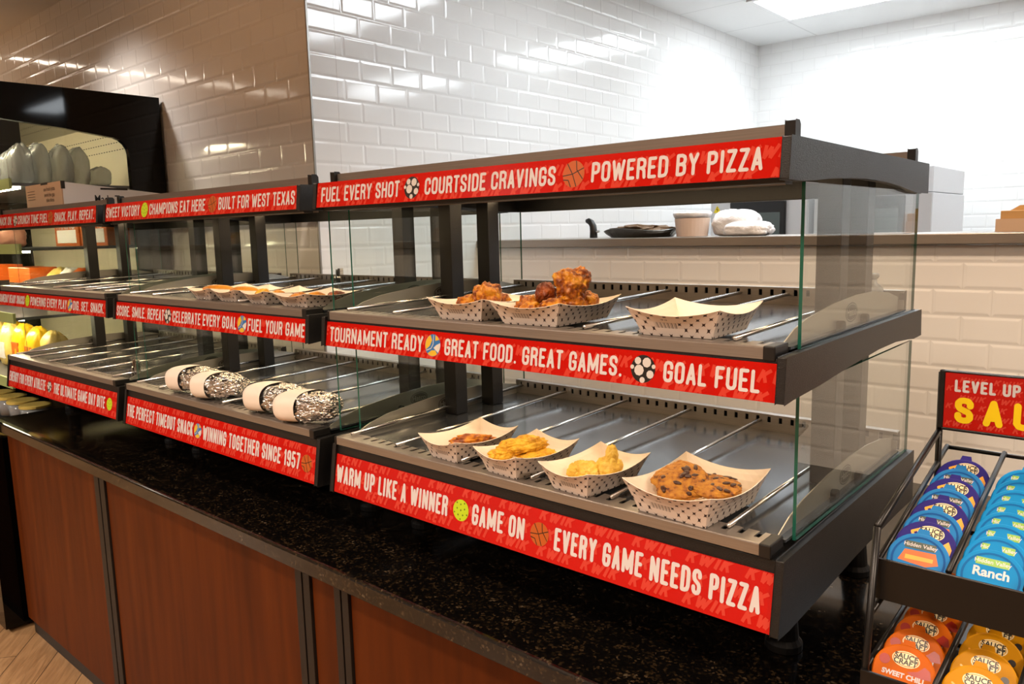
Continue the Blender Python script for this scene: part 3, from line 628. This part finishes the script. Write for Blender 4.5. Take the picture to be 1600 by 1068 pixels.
food('batter_bite', [((-1.350, .06, zm + .020), (.016, .02, .015), dict(seed=61, amp=.12))], M_tender, 'round yellow batter bite at the left of the third tray', 'snack')
food('batter_bite', [((-1.312, .08, zm + .018), (.02, .018, .013), dict(seed=62, amp=.15))], M_corn, 'golden batter bite in the third tray of the middle warmer', 'snack')
for x, y, m, s, l in ((-1.192, .06, M_wing, 63, 'orange bite at the left of the rightmost tray'), (-1.16, .085, M_corn, 64, 'golden bite in the middle of the rightmost tray'), (-1.13, .12, M_wingd, 65, 'dark brown bite at the right of the rightmost tray')):
    food('batter_bite', [((x, y, zm + .017), (.02, .022, .014), dict(seed=s, amp=.2))], m, l, 'snack')
# foil wraps
def wrap(x, y, rz_, s, label, L=.078):
    t = thing('foil_wrap', label, 'wrapped sandwich', (x, y, .071), rz_)
    f = MB(); b = bmesh.new(); bmesh.ops.create_icosphere(b, subdivisions=5, radius=1.); vs = []
    for v in b.verts:
        p = v.co; q = p * 2.3 + Vector((s * 5.1, s * 2.2, 0)); d = .10 * noise.noise(q) + .12 * abs(noise.noise(q * 2.6)) + .07 * abs(noise.noise(q * 5.5))
        e = (abs(p.x) ** 2.6 + abs(p.y) ** 2.6 + abs(p.z) ** 2.6) ** (-1 / 2.6); pp = p * e * (1 + d)
        vs.append((pp.x * L, pp.y * .046, max(pp.z * .033, -.030) + .031))
    f.add(vs, [[v.index for v in q.verts] for q in b.faces]); b.free()
    f.build('foil', M_foil, t)
    w = MB(); n = 40; N = 12
    for i in range(N):
        s_ = i / (N - 1); xx = -L * 1.06 + s_ * L * 1.12
        for k in range(n):
            a = 2 * math.pi * k / n; e = (abs(math.cos(a)) ** 2.8 + abs(math.sin(a)) ** 2.8) ** (-1 / 2.8); g = max(.02, 1 - (max(0, -xx) / (L * 1.065)) ** 4.0) ** (1 / 3.2)
            xs = xx + .018 * math.cos(a) * s_
            w.v.append((xs, math.cos(a) * e * .0515 * g, max(math.sin(a) * e * .0375 * g, -.0305) + .031))
    for i in range(N - 1):
        for k in range(n): w.f.append((i * n + k, i * n + (k + 1) % n, (i + 1) * n + (k + 1) % n, (i + 1) * n + k)); w.m.append(0)
    w.f.append(list(range(n - 1, -1, -1))); w.m.append(0)
    w.build('paper_band', M_band, t, smooth=True)
wrap(-1.765, .070, R(18), 1, 'foil wrapped sandwich with a paper band, leftmost of the four')
wrap(-1.600, .062, R(20), 2, 'foil wrapped sandwich with a paper band, second from the left')
wrap(-1.325, .064, R(20), 3, 'foil wrapped sandwich with a paper band, third from the left')
wrap(-1.165, .052, R(26), 4, 'foil wrapped sandwich with a paper band, rightmost of the four beside the glass')

# clips and bottle
def clip(x, y, z, label):
    t = thing('tong_clip', label, 'clip', (x, y, z)); m = MB()
    pts = [(-.014, 0, .0)] + [(-.014 + .03 * s, .0, .055 * s) for s in (.2, .6, 1.)] + [(.022, 0, .058), (.026, 0, .05), (.012, 0, .0)]
    for a, b in zip(pts, pts[1:]): m.box(min(a[0], b[0]) - .001, max(a[0], b[0]) + .001, -.007, .007, min(a[2], b[2]), max(a[2], b[2]) + .001)
    m.build('spring_band', M_chrome, t); MB().tube([(.0, -.009, .028), (.0, .009, .028)], .006, 10).build('pivot', M_chrome, t)
clip(-1.755, .585, .3378, 'steel tong clip standing at the back of the middle warmer')
clip(-2.205, .085, .0600, 'chrome ring clip on the lower shelf of the left warmer')
bt = thing('clear_bottle', 'small clear bottle behind the side guard, right end of the upper shelf', 'bottle', (-.055, .585, .3378))
MB().lathe([(.016, .0), (.020, .004), (.021, .03), (.019, .042), (.008, .052), (.007, .058)], n=24).build('body', M_film, bt, smooth=True); MB().lathe([(.007, .058), (.011, .062), (.012, .068), (.009, .070)], n=20).build('stopper', M_film, bt, smooth=True)

# ------------------------------------------------------------------ cartons on the left warmer
pt = thing('pizza_carton', 'white and tan corrugated carton lying on top of the left warmer', 'carton', (-2.86, .12, .6118)); s_ = neg(pt.location)
zt_ = .724
c = MB(); c.prism([(.105, .613), (.105, zt_), (.55, .680), (.55, .613)], 0, -3.10, -2.723); c.build('box', M_pizzaw, pt, s_, .001)
MB().box(-3.10, -2.726, .1005, .1045, .640, zt_ + .004).box(-2.80, -2.77, .1005, .1045, .613, .640).box(-3.02, -2.94, .1005, .1045, .613, .640).build('front_flap', M_kraft, pt, s_)
MB().box(-2.93, -2.86, .1000, .112, zt_ - .002, zt_ + .006).box(-2.729, -2.7215, .1000, .112, .700, zt_ + .004).box(-2.7235, -2.7222, .235, .335, .699, .706).build('dark_slot', M_slot, pt, s_)
w = MB(); word(w, 'Made To', .040, lambda a, b, z: (-2.7229 + z, a, b), .0004, cx=.265, cy=.663, bold=.0006, sx=.75); w.build('lettering', M_ink, pt, s_)
w = MB(); rng = random.Random(4); pl = lambda a, b, z: (a, .1004 - z, b)
for r_, txt in ((.705, 'use fresh pizza'), (.684, 'avoid the gap'), (.664, 'take slices')): word(w, txt, .021, pl, .0004, cx=-2.845 + rng.uniform(-.005, .005), cy=r_, sx=.95)
for r_ in (.703, .692, .682, .672): w.add([pl(a, b, .0004) for a, b in ((-3.08, r_), (-3.0, r_), (-3.0, r_ + .0018), (-3.08, r_ + .0018))], [(0, 1, 2, 3)])
w.build('handwriting', M_ink, pt, s_)

# ------------------------------------------------------------------ cooler at the left end
ck = thing('open_cooler', 'tall black open grab and go cooler at the left end of the counter', 'cooler', (-3.9, .3, ZF)); CS = neg(ck.location)
X0, X1 = -4.75, -3.2
def window_ring(mb, xa, xb):
    inner = []; zt2 = lambda y: 1.0 - (y - .07) * .09
    pts = [(-.06, -.28), (.52, -.28)]; pts += [(.56 - .05 + .05 * math.sin(R(a)), -.28 + .05 - .05 * math.cos(R(a))) for a in (15, 45, 75, 90)]
    zt3 = zt2(.56); pts += [(.56 - .07 + .07 * math.cos(R(a)), zt3 - .07 + .07 * math.sin(R(a))) for a in (0, 20, 40, 60, 80, 90)]; pts += [(.3, zt2(.3)), (-.02, zt2(-.02)), (-.06, zt2(-.06) - .04)]
    outer = [(-.12, ZF + .02), (.30, ZF + .02), (.5, ZF + .02), (.715, ZF + .02), (.715, -.6), (.715, -.2), (.715, .5), (.715, .92), (.715, 1.0), (.715, 1.148), (.6, 1.1475), (.5, 1.147), (.3, 1.146), (.0, 1.142), (-.12, 1.135)]
    n = len(pts); outer = outer[:n]
    assert len(outer) == n, (len(outer), n)
    for x, fl in ((xa, 0), (xb, 1)):
        o = len(mb.v); mb.v += [(x, *p) for p in pts] + [(x, *p) for p in outer]
        for i in range(n): mb.f.append((o + i, o + (i + 1) % n, o + n + (i + 1) % n, o + n + i)); mb.m.append(0)
    o = len(mb.v) - 4 * n
    for i in range(n):
        j = (i + 1) % n; mb.f.append((o + i, o + j, o + 2 * n + j, o + 2 * n + i)); mb.f.append((o + n + i, o + n + j, o + 3 * n + j, o + 3 * n + i)); mb.m += [0, 0]
    return pts
m = MB(); wp = window_ring(m, X1 - .03, X1); m.build('side_panel', M_glossblk, ck, CS)
MB().prism(wp, 0, X1 - .02, X1 - .015).build('side_glass', M_glass, ck, CS)
MB().box(X0, X1 - .03, -.12, .715, 1.06, 1.145).build('top_canopy', M_glossblk, ck, CS, .004)
MB().box(X0, X1 - .03, -.12, .715, ZF + .02, -.28).box(X0 + .05, X1 - .08, -.1, .70, ZF + .001, ZF + .02).build('base', M_glossblk, ck, CS)
MB().box(X0 - .03, X0, -.12, .715, ZF + .02, 1.145).build('side_panel', M_glossblk, ck, CS)
bp = MB().box(X0, X1 - .03, .62, .71, -.28, 1.06).build('back_panel', M_cream, ck, CS)
sl = MB()
for z in (.93, .965, 1.0):
    for k in range(50): sl.box(X0 + .02 + k * .03, X0 + .035 + k * .03, .6192, .6199, z, z + .004)
sl.build('slot_row', M_slot, bp, CS)
for z, y0 in ((.745, .10), (.480, .11), (.195, .06), (-.075, .03)):
    sh = MB().box(X0 + .002, X1 - .035, y0, .618, z - .006, z + .006).build('shelf', M_grey, ck, CS)
    MB().box(X0 + .002, X1 - .045, y0 - .012, y0 - .002, z - .018, z + .024).build('price_strip', M_tag, sh, CS)
    if z > 0: MB().box(X0 + .05, X1 - .1, y0 + .03, y0 + .045, z - .014, z - .0065).build('led_strip', M_led, sh, CS)
MB().box(X0 + .05, X1 - .1, .0, .02, 1.045, 1.058).build('led_strip', M_led, ck, CS)
def pack(name, x, y, z, w, d, h, m, label, cat='package', lump=True, band=None, txt=None, tcol=None, grp=None, seed=0, top=None):
    if lump:
        b = MB(); bm_ = bmesh.new(); bmesh.ops.create_icosphere(bm_, subdivisions=4, radius=1.); vs = []
        for v in bm_.verts:
            p = v.co; e = (abs(p.x) ** 5 + abs(p.y) ** 5 + abs(p.z) ** 5) ** (-.2); q = p * 2.2 + Vector((seed * 3.3, 0, seed)); dd = 1 + .09 * noise.noise(q) + .09 * abs(noise.noise(q * 2.7)) + .05 * noise.noise(q * 6)
            pp = p * e * dd; pinch = 1 - .6 * min(1, max(0, pp.z)) ** 2.6
            vs.append((pp.x * w / 2 * (.75 + .25 * pinch), pp.y * d / 2 * pinch, max(pp.z, -1) * h / 2 + h / 2))
        b.add(vs, [[v.index for v in f.verts] for f in bm_.faces]); bm_.free()
        if band is None: return tag(b.build(name, m, None, smooth=True, loc=(x, y, z)), label, cat, grp)
        t = thing(name, label, cat, (x, y, z), group=grp); b.build('bag', m, t, smooth=True)
        MB().box(-w * .36, w * .36, -d / 2 - .003, -d / 2 + .004, h * .2, h * .6).build('label_panel', band, t, bevel=.002); return t
    t = thing(name, label, cat, (x, y, z), group=grp)
    MB().box(-w/2, w/2, -d/2, d/2, 0, h).build('carton', m, t, bevel=.003)
    if band: MB().box(-w/2 - .001, w/2 + .001, -d/2 - .001, d/2 + .001, h * .06, h * .62).build('label_band', band, t, bevel=.001)
    if txt:
        w_ = MB(); word(w_, txt[0], txt[1], lambda a, b, z_: (a, -d/2 - .0012 - z_, b), .0004, cy=h * txt[2], bold=.0008); w_.build('lettering', tcol or M_white, t)
    if top: MB().box(-w * .4, w * .4, -d/2 - .0015, -d/2 + .001, h * .12, h * .62).build('label_card', top, t, bevel=.001)
    return t
for i in range(5):
    pack('snack_bag', -3.34 - .03 * (i % 2), .165 + .078 * i, .752, .13, .072, (.165, .175, .17, .165, .085)[i], M_film, 'clear plastic snack bag, %s along the end glass, top cooler shelf' % ('frontmost', 'second', 'third', 'fourth', 'low rearmost')[i], 'snack bag', seed=i)
for i in range(3):
    pack('snack_bag', -3.55 - i * .16, .22 + .03 * (i % 2), .752, .14, .13, .17, M_film, 'clear plastic snack bag, %s behind the row, top cooler shelf' % ('first', 'second', 'third')[i], 'snack bag', seed=9 + i)
pack('snack_bag', -4.12, .19, .752, .13, .12, .14, M_orgd, 'orange snack bag at the left of the top cooler shelf', 'snack bag', seed=7)
for x, l in ((-3.72, 'orange panini carton with white card, left of two'), (-3.395, 'orange panini carton with white card, right of two')):
    pack('panini_carton', x, .50, .487, .30, .10, .125, M_orgd, l, 'carton', False, txt=('PANINO', .062, .80), top=M_pizzaw)
for i, x in enumerate((-4.30, -4.12, -3.94)):
    pack('meat_pack', x, .27, .487, .15, .12, .11, M_pink, ('pink sliced meat pack, leftmost on the second cooler shelf', 'pink sliced meat pack, middle on the second cooler shelf', 'pink sliced meat pack, right on the second cooler shelf')[i], 'meat pack', seed=20 + i)
pack('sandwich_carton', -4.22, .30, .202, .26, .12, .20, M_org, 'orange and black crispy carton at the left on the third cooler shelf', 'carton', False, band=M_dk, txt=('CRISPY', .05, .42))
pack('sandwich_carton', -3.83, .32, .202, .30, .12, .19, M_org, 'orange and charcoal sandwich carton on the third cooler shelf', 'carton', False, band=M_dk, txt=('SANDWICH', .045, .45))
for i in range(3):
    pack('wrapped_sandwich', -3.58 + i * .14, .36, .202, .13, .12, .185, (M_yel2, M_pizzaw, M_org)[i], ('yellow and white wrapped sandwich on the third cooler shelf', 'white wrapped sandwich on the third cooler shelf', 'orange wrapped sandwich by the end glass, third cooler shelf')[i], 'wrapped sandwich', seed=30 + i)
L8 = ('leftmost', 'second', 'third', 'fourth', 'fifth', 'sixth', 'seventh', 'eighth')
for i in range(8):
    pack('yellow_snack_bag', -4.18 + i * .122, .20 + .02 * (i % 3), -.068, .115, .10, .20 - .01 * (i % 2), (M_yel, M_yel2)[i % 2], 'yellow snack bag, %s from the left on the fourth cooler shelf' % L8[i], 'snack bag', seed=40 + i, band=(M_orgd, M_pizzaw)[i % 2])
for i in range(4):
    t = thing('deli_tub', 'clear deli tub with pale lid, %s on the lowest cooler shelf' % L8[i], 'deli tub', (-3.85 + i * .16, .13, -.2795)); MB().lathe([(.052, 0), (.06, .075)], n=24).build('tub', M_film, t, smooth=True); MB().lathe([(.063, .0755), (.064, .085), (.055, .088)], n=24).build('lid', M_yel2, t); MB().lathe([(.048, .003), (.053, .05)], n=24).build('filling', M_cookie, t)

# ------------------------------------------------------------------ kitchen
kt = thing('prep_table', 'steel prep table under the two kitchen ovens', 'table', (-1.2, 3.8, ZF)); KS = neg(kt.location)
MB().box(-2.03, -.45, 3.33, 4.4, -.23, -.19).build('tabletop', M_steel, kt, KS, .003)
for x in (-1.98, -.52):
    for y in (3.38, 4.33): MB().tube([(x, y, ZF), (x, y, -.23)], .02, 12).build('leg', M_steel, kt, KS)
def oven(x0, x1, label):
    y0 = 3.38; t = thing('kitchen_oven', label, 'oven', ((x0 + x1) / 2, 3.7, -.19)); S = neg(t.location)
    MB().box(x0, x1, y0 + .02, 4.12, -.189, .652).build('body', M_ovenw, t, S, .004)
    MB().box(x0 + .003, x1 - .003, y0 + .03, 4.11, .655, .785).build('top_cabinet', M_ovenw, t, S, .004)
    MB().box(x0 + .003, x1 - .003, y0 + .012, y0 + .0195, -.18, .648).build('front_plate', M_oven, t, S)
    d = MB().box(x0 + .135, x0 + .47, y0 - .01, y0 + .0115, .10, .645).build('door', M_ovenb, t, S, .006)
    MB().box(x0 + .17, x0 + .44, y0 - .012, y0 - .0105, .20, .58).build('door_window', M_oveng, d, S)
    MB().tube([(x0 + .15, y0 - .03, .14), (x0 + .455, y0 - .03, .14)], .01, 10).build('handle', M_chrome, d, S, smooth=True)
    s = MB(); s.add([(x0 + .02, y0 + .0115, .588), (x0 + .07, y0 + .0115, .588), (x0 + .045, y0 + .0115, .632)], [(0, 1, 2)]); k = s.build('warning_sticker', M_warn, t, S)
    w = MB(); paint(w, [[(x0 + .048, .622), (x0 + .040, .607), (x0 + .050, .607), (x0 + .043, .594)]], .003, lambda a, b, z: (a, y0 + .0112 - z, b)); w.build('bolt_mark', M_ink, k, S)
    return t
oven(-1.812, -1.222, 'pale steel speed oven with black door, left of the two kitchen ovens'); ov = oven(-1.19, -.598, 'pale steel speed oven with black door, right of the two kitchen ovens')
MB().lathe([(.04, .785), (.04, .81), (.03, .815)], (-.75, 3.8, 0), 18).build('vent_cap', M_steel, ov, neg(ov.location))
kn = thing('pizza_cutter', 'black curved handle standing on the low wall ledge left of the tray', 'kitchen tool', (-1.53, 1.76, .4688)); 
MB().tube([(0, 0, .001), (.0, 0, .03), (-.003, 0, .052), (-.012, 0, .066), (-.026, 0, .074), (-.036, 0, .073)], [.017, .016, .015, .014, .0125, .009], 14).build('handle', M_plastic, kn, smooth=True)
MB().tube([(.012, 0, .026), (.03, .0, .030)], .005, 10).build('rivet', M_chrome, kn)
tr = thing('tin_tray', 'dark tin tray with crumpled brown paper on the low wall ledge', 'tray', (-1.31, 1.79, .4688))
mb = MB(); n = 40
for k, (f, z) in enumerate(((.84, .001), (1., .022), (1.06, .032), (1.04, .034), (.95, .026), (.82, .004))):
    for i in range(n):
        a = 2 * math.pi * i / n; mb.v.append((math.cos(a) * .165 * f, math.sin(a) * .10 * f, z + (.006 * math.sin(a * 3 + 1) if 0 < k < 5 else 0)))
for k in range(5):
    for i in range(n): mb.f.append((k * n + i, k * n + (i + 1) % n, (k + 1) * n + (i + 1) % n, (k + 1) * n + i)); mb.m.append(0)
mb.f.append(list(range(n))); mb.f.append(list(range(5 * n, 6 * n))); mb.m += [0, 0]
mb.build('pan', M_pan, tr); MB().lump((.0, 0, .030), (.130, .07, .020), seed=3, amp=.5, fr=2.).build('paper_liner', M_brown, tr); MB().tube([(-.165, -.01, .03), (-.08, -.02, .042), (.05, -.02, .046), (.16, -.01, .036)], .004, 8).build('wire_rim', M_steel, tr, smooth=True)
cu = thing('paper_cup_stack', 'tan paper tub lined with white crinkled plastic on the ledge', 'paper cup', (-1.075, 1.78, .4688)); MB().lathe([(.060, .001), (.068, .070), (.064, .072)], n=28).build('tub', mat('tan_paper', 'ead4c4', .6), cu, smooth=False); MB().lathe([(.063, .0725), (.069, .0725), (.075, .088), (.073, .094), (.066, .090), (.060, .076)], n=28).build('plastic_liner', M_wbag, cu, smooth=True)
pack('plastic_bag', -.915, 1.83, .4688, .16, .12, .098, M_wbag, 'white crinkled plastic bag beside the tan paper tub', 'plastic bag', seed=51)
pack('plastic_bag', -.815, 1.72, .4688, .16, .10, .052, M_wbag, 'flat white plastic bag at the right of the ledge items', 'plastic bag', seed=52)
bx = thing('kraft_box', 'open tan cardboard box on the low wall ledge at the right', 'carton', (.13, 1.80, .4688)); MB().box(-.16, .16, -.09, .09, 0, .062).build('box', M_kraft2, bx, bevel=.002); MB().box(-.17, .16, -.10, -.092, .0, .038).build('front_panel', M_kraft, bx); MB().prism([(-.16, .0625), (-.15, .0625), (-.125, .078), (.16, .078), (.16, .0625)], 1, .0, .006).build('back_flap', M_kraft2, bx)
pp = thing('paper_sheet', 'white sheet of paper lying on the steel ledge behind the right warmer', 'paper', (-.42, 1.66, .4688)); MB().box(-.15, .15, -.05, .05, .0003, .004).build('sheet', M_white, pp)

# ------------------------------------------------------------------ sauce rack
RK = .88; RO = Vector((.0482, -.1193, .0603)); ZL = (ZC - RO.z) / RK      # rack built in its own units, then sized
rk = thing('sauce_rack', 'black wire rack of dipping sauce tubs with red sign, right of the warmers', 'rack', RO + RK * Vector((.23, .35, ZL))); rk.scale = (RK,) * 3; RS = (-.23, -.35, -ZL)
XL, XR = .081, .345
def rail(pts, r=.0045, name='wire', n=8): return MB().tube(pts, r, n).build(name, M_rack, rk, RS, smooth=True)
for x in (XL, XR):
    rail([(x, .150, ZL + .006), (x, .157, -.155), (x, .187, .056)], .0055, 'front_post'); rail([(x, .56, ZL + .006), (x, .545, .235)], .0055, 'rear_post')
    rail([(x, .187, .056), (x, .54, .125)], .0055, 'side_rail'); rail([(x, .203, .000), (x, .62, .081)], .0045, 'tray_side'); rail([(x, .157, -.157), (x, .555, -.125)], .0045, 'tray_side')
    rail([(x, .145, ZL + .006), (x, .565, ZL + .006)], .005, 'foot')
    rail([(x, .17, -.075), (x, .555, -.05)], .0045, 'side_brace')
DIV = (.174, .268)
for x in DIV: rail([(x, .206, .004), (x, .62, .083)], .0045, 'divider'); rail([(x, .157, -.150), (x, .55, -.118)], .0045, 'divider')
for y, z in ((.62, .083), (.30, -.045), (.45, -.015)): rail([(XL, y, z - .004), (XR, y, z - .004)], .004, 'cross_wire')
for y, z in ((.25, -.200), (.40, -.200), (.55, -.200)): rail([(XL, y, z), (XR, y, z)], .004, 'cross_wire')
MB().box(XL - .004, XR + .004, .196, .201, -.060, .004).build('front_lip', M_rack, rk, RS, .001); MB().box(XL - .004, XR + .004, .146, .151, -.205, -.154).build('front_lip', M_rack, rk, RS, .001)
MB().box(XL, XR, .151, .55, -.212, -.208).build('tray_floor', M_rack, rk, RS)
fr = MB(); y0, y1 = .536, .546
for a in ((XL - .002, XL + .0075, .131, .240), (XR - .0075, XR + .002, .131, .240), (XL - .002, XR + .002, .131, .1365), (XL - .002, XR + .002, .2365, .240)): fr.box(a[0], a[1], y0, y1, a[2], a[3])
fr.build('sign_frame', M_rack, rk, RS, .002)
sg = MB().box(XL + .0075, XR - .0075, .5375, .5440, .1365, .2365).build('sign_panel', M_red, rk, RS)
sp = lambda a, b, z: (a, .5375 - z, b)
w = MB(); ls, T = strokes('LEVEL UP YOUR', .104, .268, .203, .022, .2); paint(w, ls, T, sp, .0006); w.build('lettering', M_white, sg, RS)
w = MB(); ls, T = strokes('SAUCE', .106, .312, .147, .047, .23, gap=.2); paint(w, ls, T, sp, .0006, n=12); w.build('yellow_lettering', M_syel, sg, RS)
bg = MB()
for r_ in range(6):
    x = .09 + (r_ % 2) * .02
    while x < .30: ls, T = strokes('KWIK', x, min(x + .04, .335), .139 + r_ * .016, .012, .2, slant=.4); paint(bg, ls, T, sp, .0002, round_=False); x += .052
bg.build('background_lettering', M_red2, sg, RS)
LC = {'hv': ('2478ba', '125093'), 'pu': ('2c2475', '41359a'), 'cy': ('0c84c6', '0762a4'), 'or': ('c65f06', 'b25004'), 'ye': ('c48705', 'ad7404')}
PM = {k: (mat('lid_' + k, a, .45, 0, .12), mat('lid_ring_' + k, b, .45, 0, .12)) for k, (a, b) in LC.items()}
M_cup = mat('white_tub_plastic', 'd8d6d0', .4); M_cream2 = mat('cream_oval', 'ead9a8', .35); M_dred = mat('dark_red_print', 'a3200c', .35); M_bann = mat('dark_green_banner', '37483c', .35); M_bang = mat('bright_green_banner', '7fb23a', .35); M_gold = mat('golden_bite_print', 'eda32a', .35)
LID = {}
def make_tub(kind):
    t = bpy.data.objects.new('sauce_tub', None); COL.objects.link(t); r = .041
    MB().lathe([(.030, -.024), (.037, -.002), (.041, -.0005)], n=28).build('cup', M_cup, t, smooth=False)
    ld = MB().lathe([(r + .0015, -.0004), (r + .002, .0012), (r, .0022), (.0001, .0022)], n=36).add([(-.010, r - .002, .0004), (.010, r - .002, .0004), (.007, r + .009, .0004), (-.007, r + .009, .0004), (-.010, r - .002, .0016), (.010, r - .002, .0016), (.007, r + .009, .0016), (-.007, r + .009, .0016)], [(0, 3, 2, 1), (4, 5, 6, 7), (0, 1, 5, 4), (1, 2, 6, 5), (2, 3, 7, 6), (3, 0, 4, 7)]).build('lid', PM[kind][0], t)
    pl = lambda a, b, z: (a, b, .0022 + z); Z = .0003; p = MB()
    def oval(cx, cy, rx, sy, mi, z=Z): disc(p, pl, cx, cy, rx, z, mi, 24, sy)
    if kind in ('hv', 'cy'):
        n = 40
        for i in range(n):
            a, b = 2 * math.pi * i / n, 2 * math.pi * (i + 1) / n
            p.add([pl(q * math.cos(c), q * math.sin(c), Z) for q, c in ((.034, a), (.037, a), (.037, b), (.034, b))], [(0, 1, 2, 3)], 0)
        poly(p, pl, [(-.021, .017), (.021, .017), (.021, .028), (-.021, .028)], Z, 1); word(p, 'Hidden Valley', .0082, pl, Z + .0002, 2, 0, .0225, bold=.0001)
        if kind == 'hv':
            poly(p, pl, [(-.027, -.004), (-.02, .014), (.022, .015), (.028, -.002), (.012, -.008), (-.01, -.006)], Z, 3); poly(p, pl, [(-.018, -.001), (.02, .0), (.02, .006), (-.018, .006)], Z + .0002, 4)
        else:
            word(p, 'Ranch', .019, pl, Z + .0002, 2, 0, .006, bold=.0005); poly(p, pl, [(-.03, -.015), (-.012, -.010), (.015, -.013), (.03, -.016), (.018, -.03), (-.018, -.03)], Z, 2)
        ms = [PM[kind][1], M_bann if kind == 'hv' else M_bang, M_white, M_orgd, M_gold]
    else:
        oval(.0 if kind != 'pu' else .004, {'pu': .024}.get(kind, .021), .019, .62, 0); oval(.0 if kind != 'pu' else .004, {'pu': .024}.get(kind, .021), .0175, .58, 1, Z + .0001); oval(.0 if kind != 'pu' else .004, {'pu': .024}.get(kind, .021), .0165, .56, 0, Z + .0002)
        cx = .0 if kind != 'pu' else .004
        word(p, 'SAUCE', .0105, pl, Z + .0004, 2, cx, .0245 + cx * .75, bold=.0003); word(p, 'CRAFT', .0105, pl, Z + .0004, 2, cx, .0165 + cx * .75, bold=.0003)
        if kind == 'pu':
            paint(p, [[(-.030, -.016), (-.026, -.008), (-.031, -.004), (-.024, .004), (-.028, .010), (-.019, .016), (-.022, .022), (-.013, .027)]], .004, pl, Z, 3); poly(p, pl, [(.022, .008), (.030, .016), (.036, .004), (.034, -.010), (.025, -.006), (.019, .002)], Z, 3); word(p, 'SIGNATURE', .0105, pl, Z + .0002, 4, .004, -.017, bold=.0003)
        elif kind == 'or':
            oval(-.028, .014, .0075, 1., 3); poly(p, pl, [(.004, .004), (.018, .009), (.026, .018), (.034, .014), (.037, .002), (.026, .000), (.012, .001)], Z, 3); word(p, 'SWEET CHILI', .0098, pl, Z + .0003, 4, 0, -.0035, bold=.0004)
        else:
            oval(.026, .006, .0055, 1., 5); paint(p, [[(-.03, .01), (-.022, .004), (-.03, -.006), (-.02, -.012)]], .003, pl, Z, 3); word(p, 'HONEY', .0095, pl, Z + .0003, 4, .0, -.004, bold=.0003)
        ms = [M_cream2, PM[kind][0], M_ink, M_dred if kind == 'or' else M_gold, M_white, M_dk]
    p.build('lid_print', ms, ld)
    LID[kind] = t; KIDS[t.name] = []; return t
def place_tub(kind, x, y, z, tilt, label, grp):
    if kind not in LID: o = make_tub(kind)
    else:
        src = LID[kind]; o = src.copy(); COL.objects.link(o)
        for ch in list(src.children):
            c = ch.copy(); COL.objects.link(c); c.parent = o
            for g in list(ch.children): q = g.copy(); COL.objects.link(q); q.parent = c
    o.location = RO + RK * Vector((x, y, z)); o.scale = (RK,) * 3; o.rotation_euler = (tilt, 0, 0); tag(o, label, 'sauce tub', grp)
ORD = ('front', 'second', 'third', 'fourth', 'fifth', 'sixth', 'seventh', 'rearmost')
TL = R(50)
for i in range(8):
    k = ('hv', 'pu')[i % 2]; y = .230 + i * .0405; z = .0 + i * .0068
    place_tub(k, .128, y, z, TL, '%s sauce tub, %s from the front, upper left rack column' % (('light blue', 'purple')[i % 2], ORD[i]), 'tubs in the upper left column')
    place_tub('cy', .221, y + .006, z - .003, TL, 'bright blue ranch tub, %s from the front, upper right rack column' % ORD[i], 'tubs in the upper right column')
for i in range(6):
    y = .178 + i * .056; z = -.158 + i * .001
    place_tub('or', .128, y, z, TL, 'orange sweet chili tub, %s from the front, lower rack tier' % ORD[i], 'orange tubs on the lower tier')
    place_tub('ye', .221, y, z, TL, 'yellow sauce tub, %s from the front, lower rack tier' % ORD[i], 'yellow tubs on the lower tier')
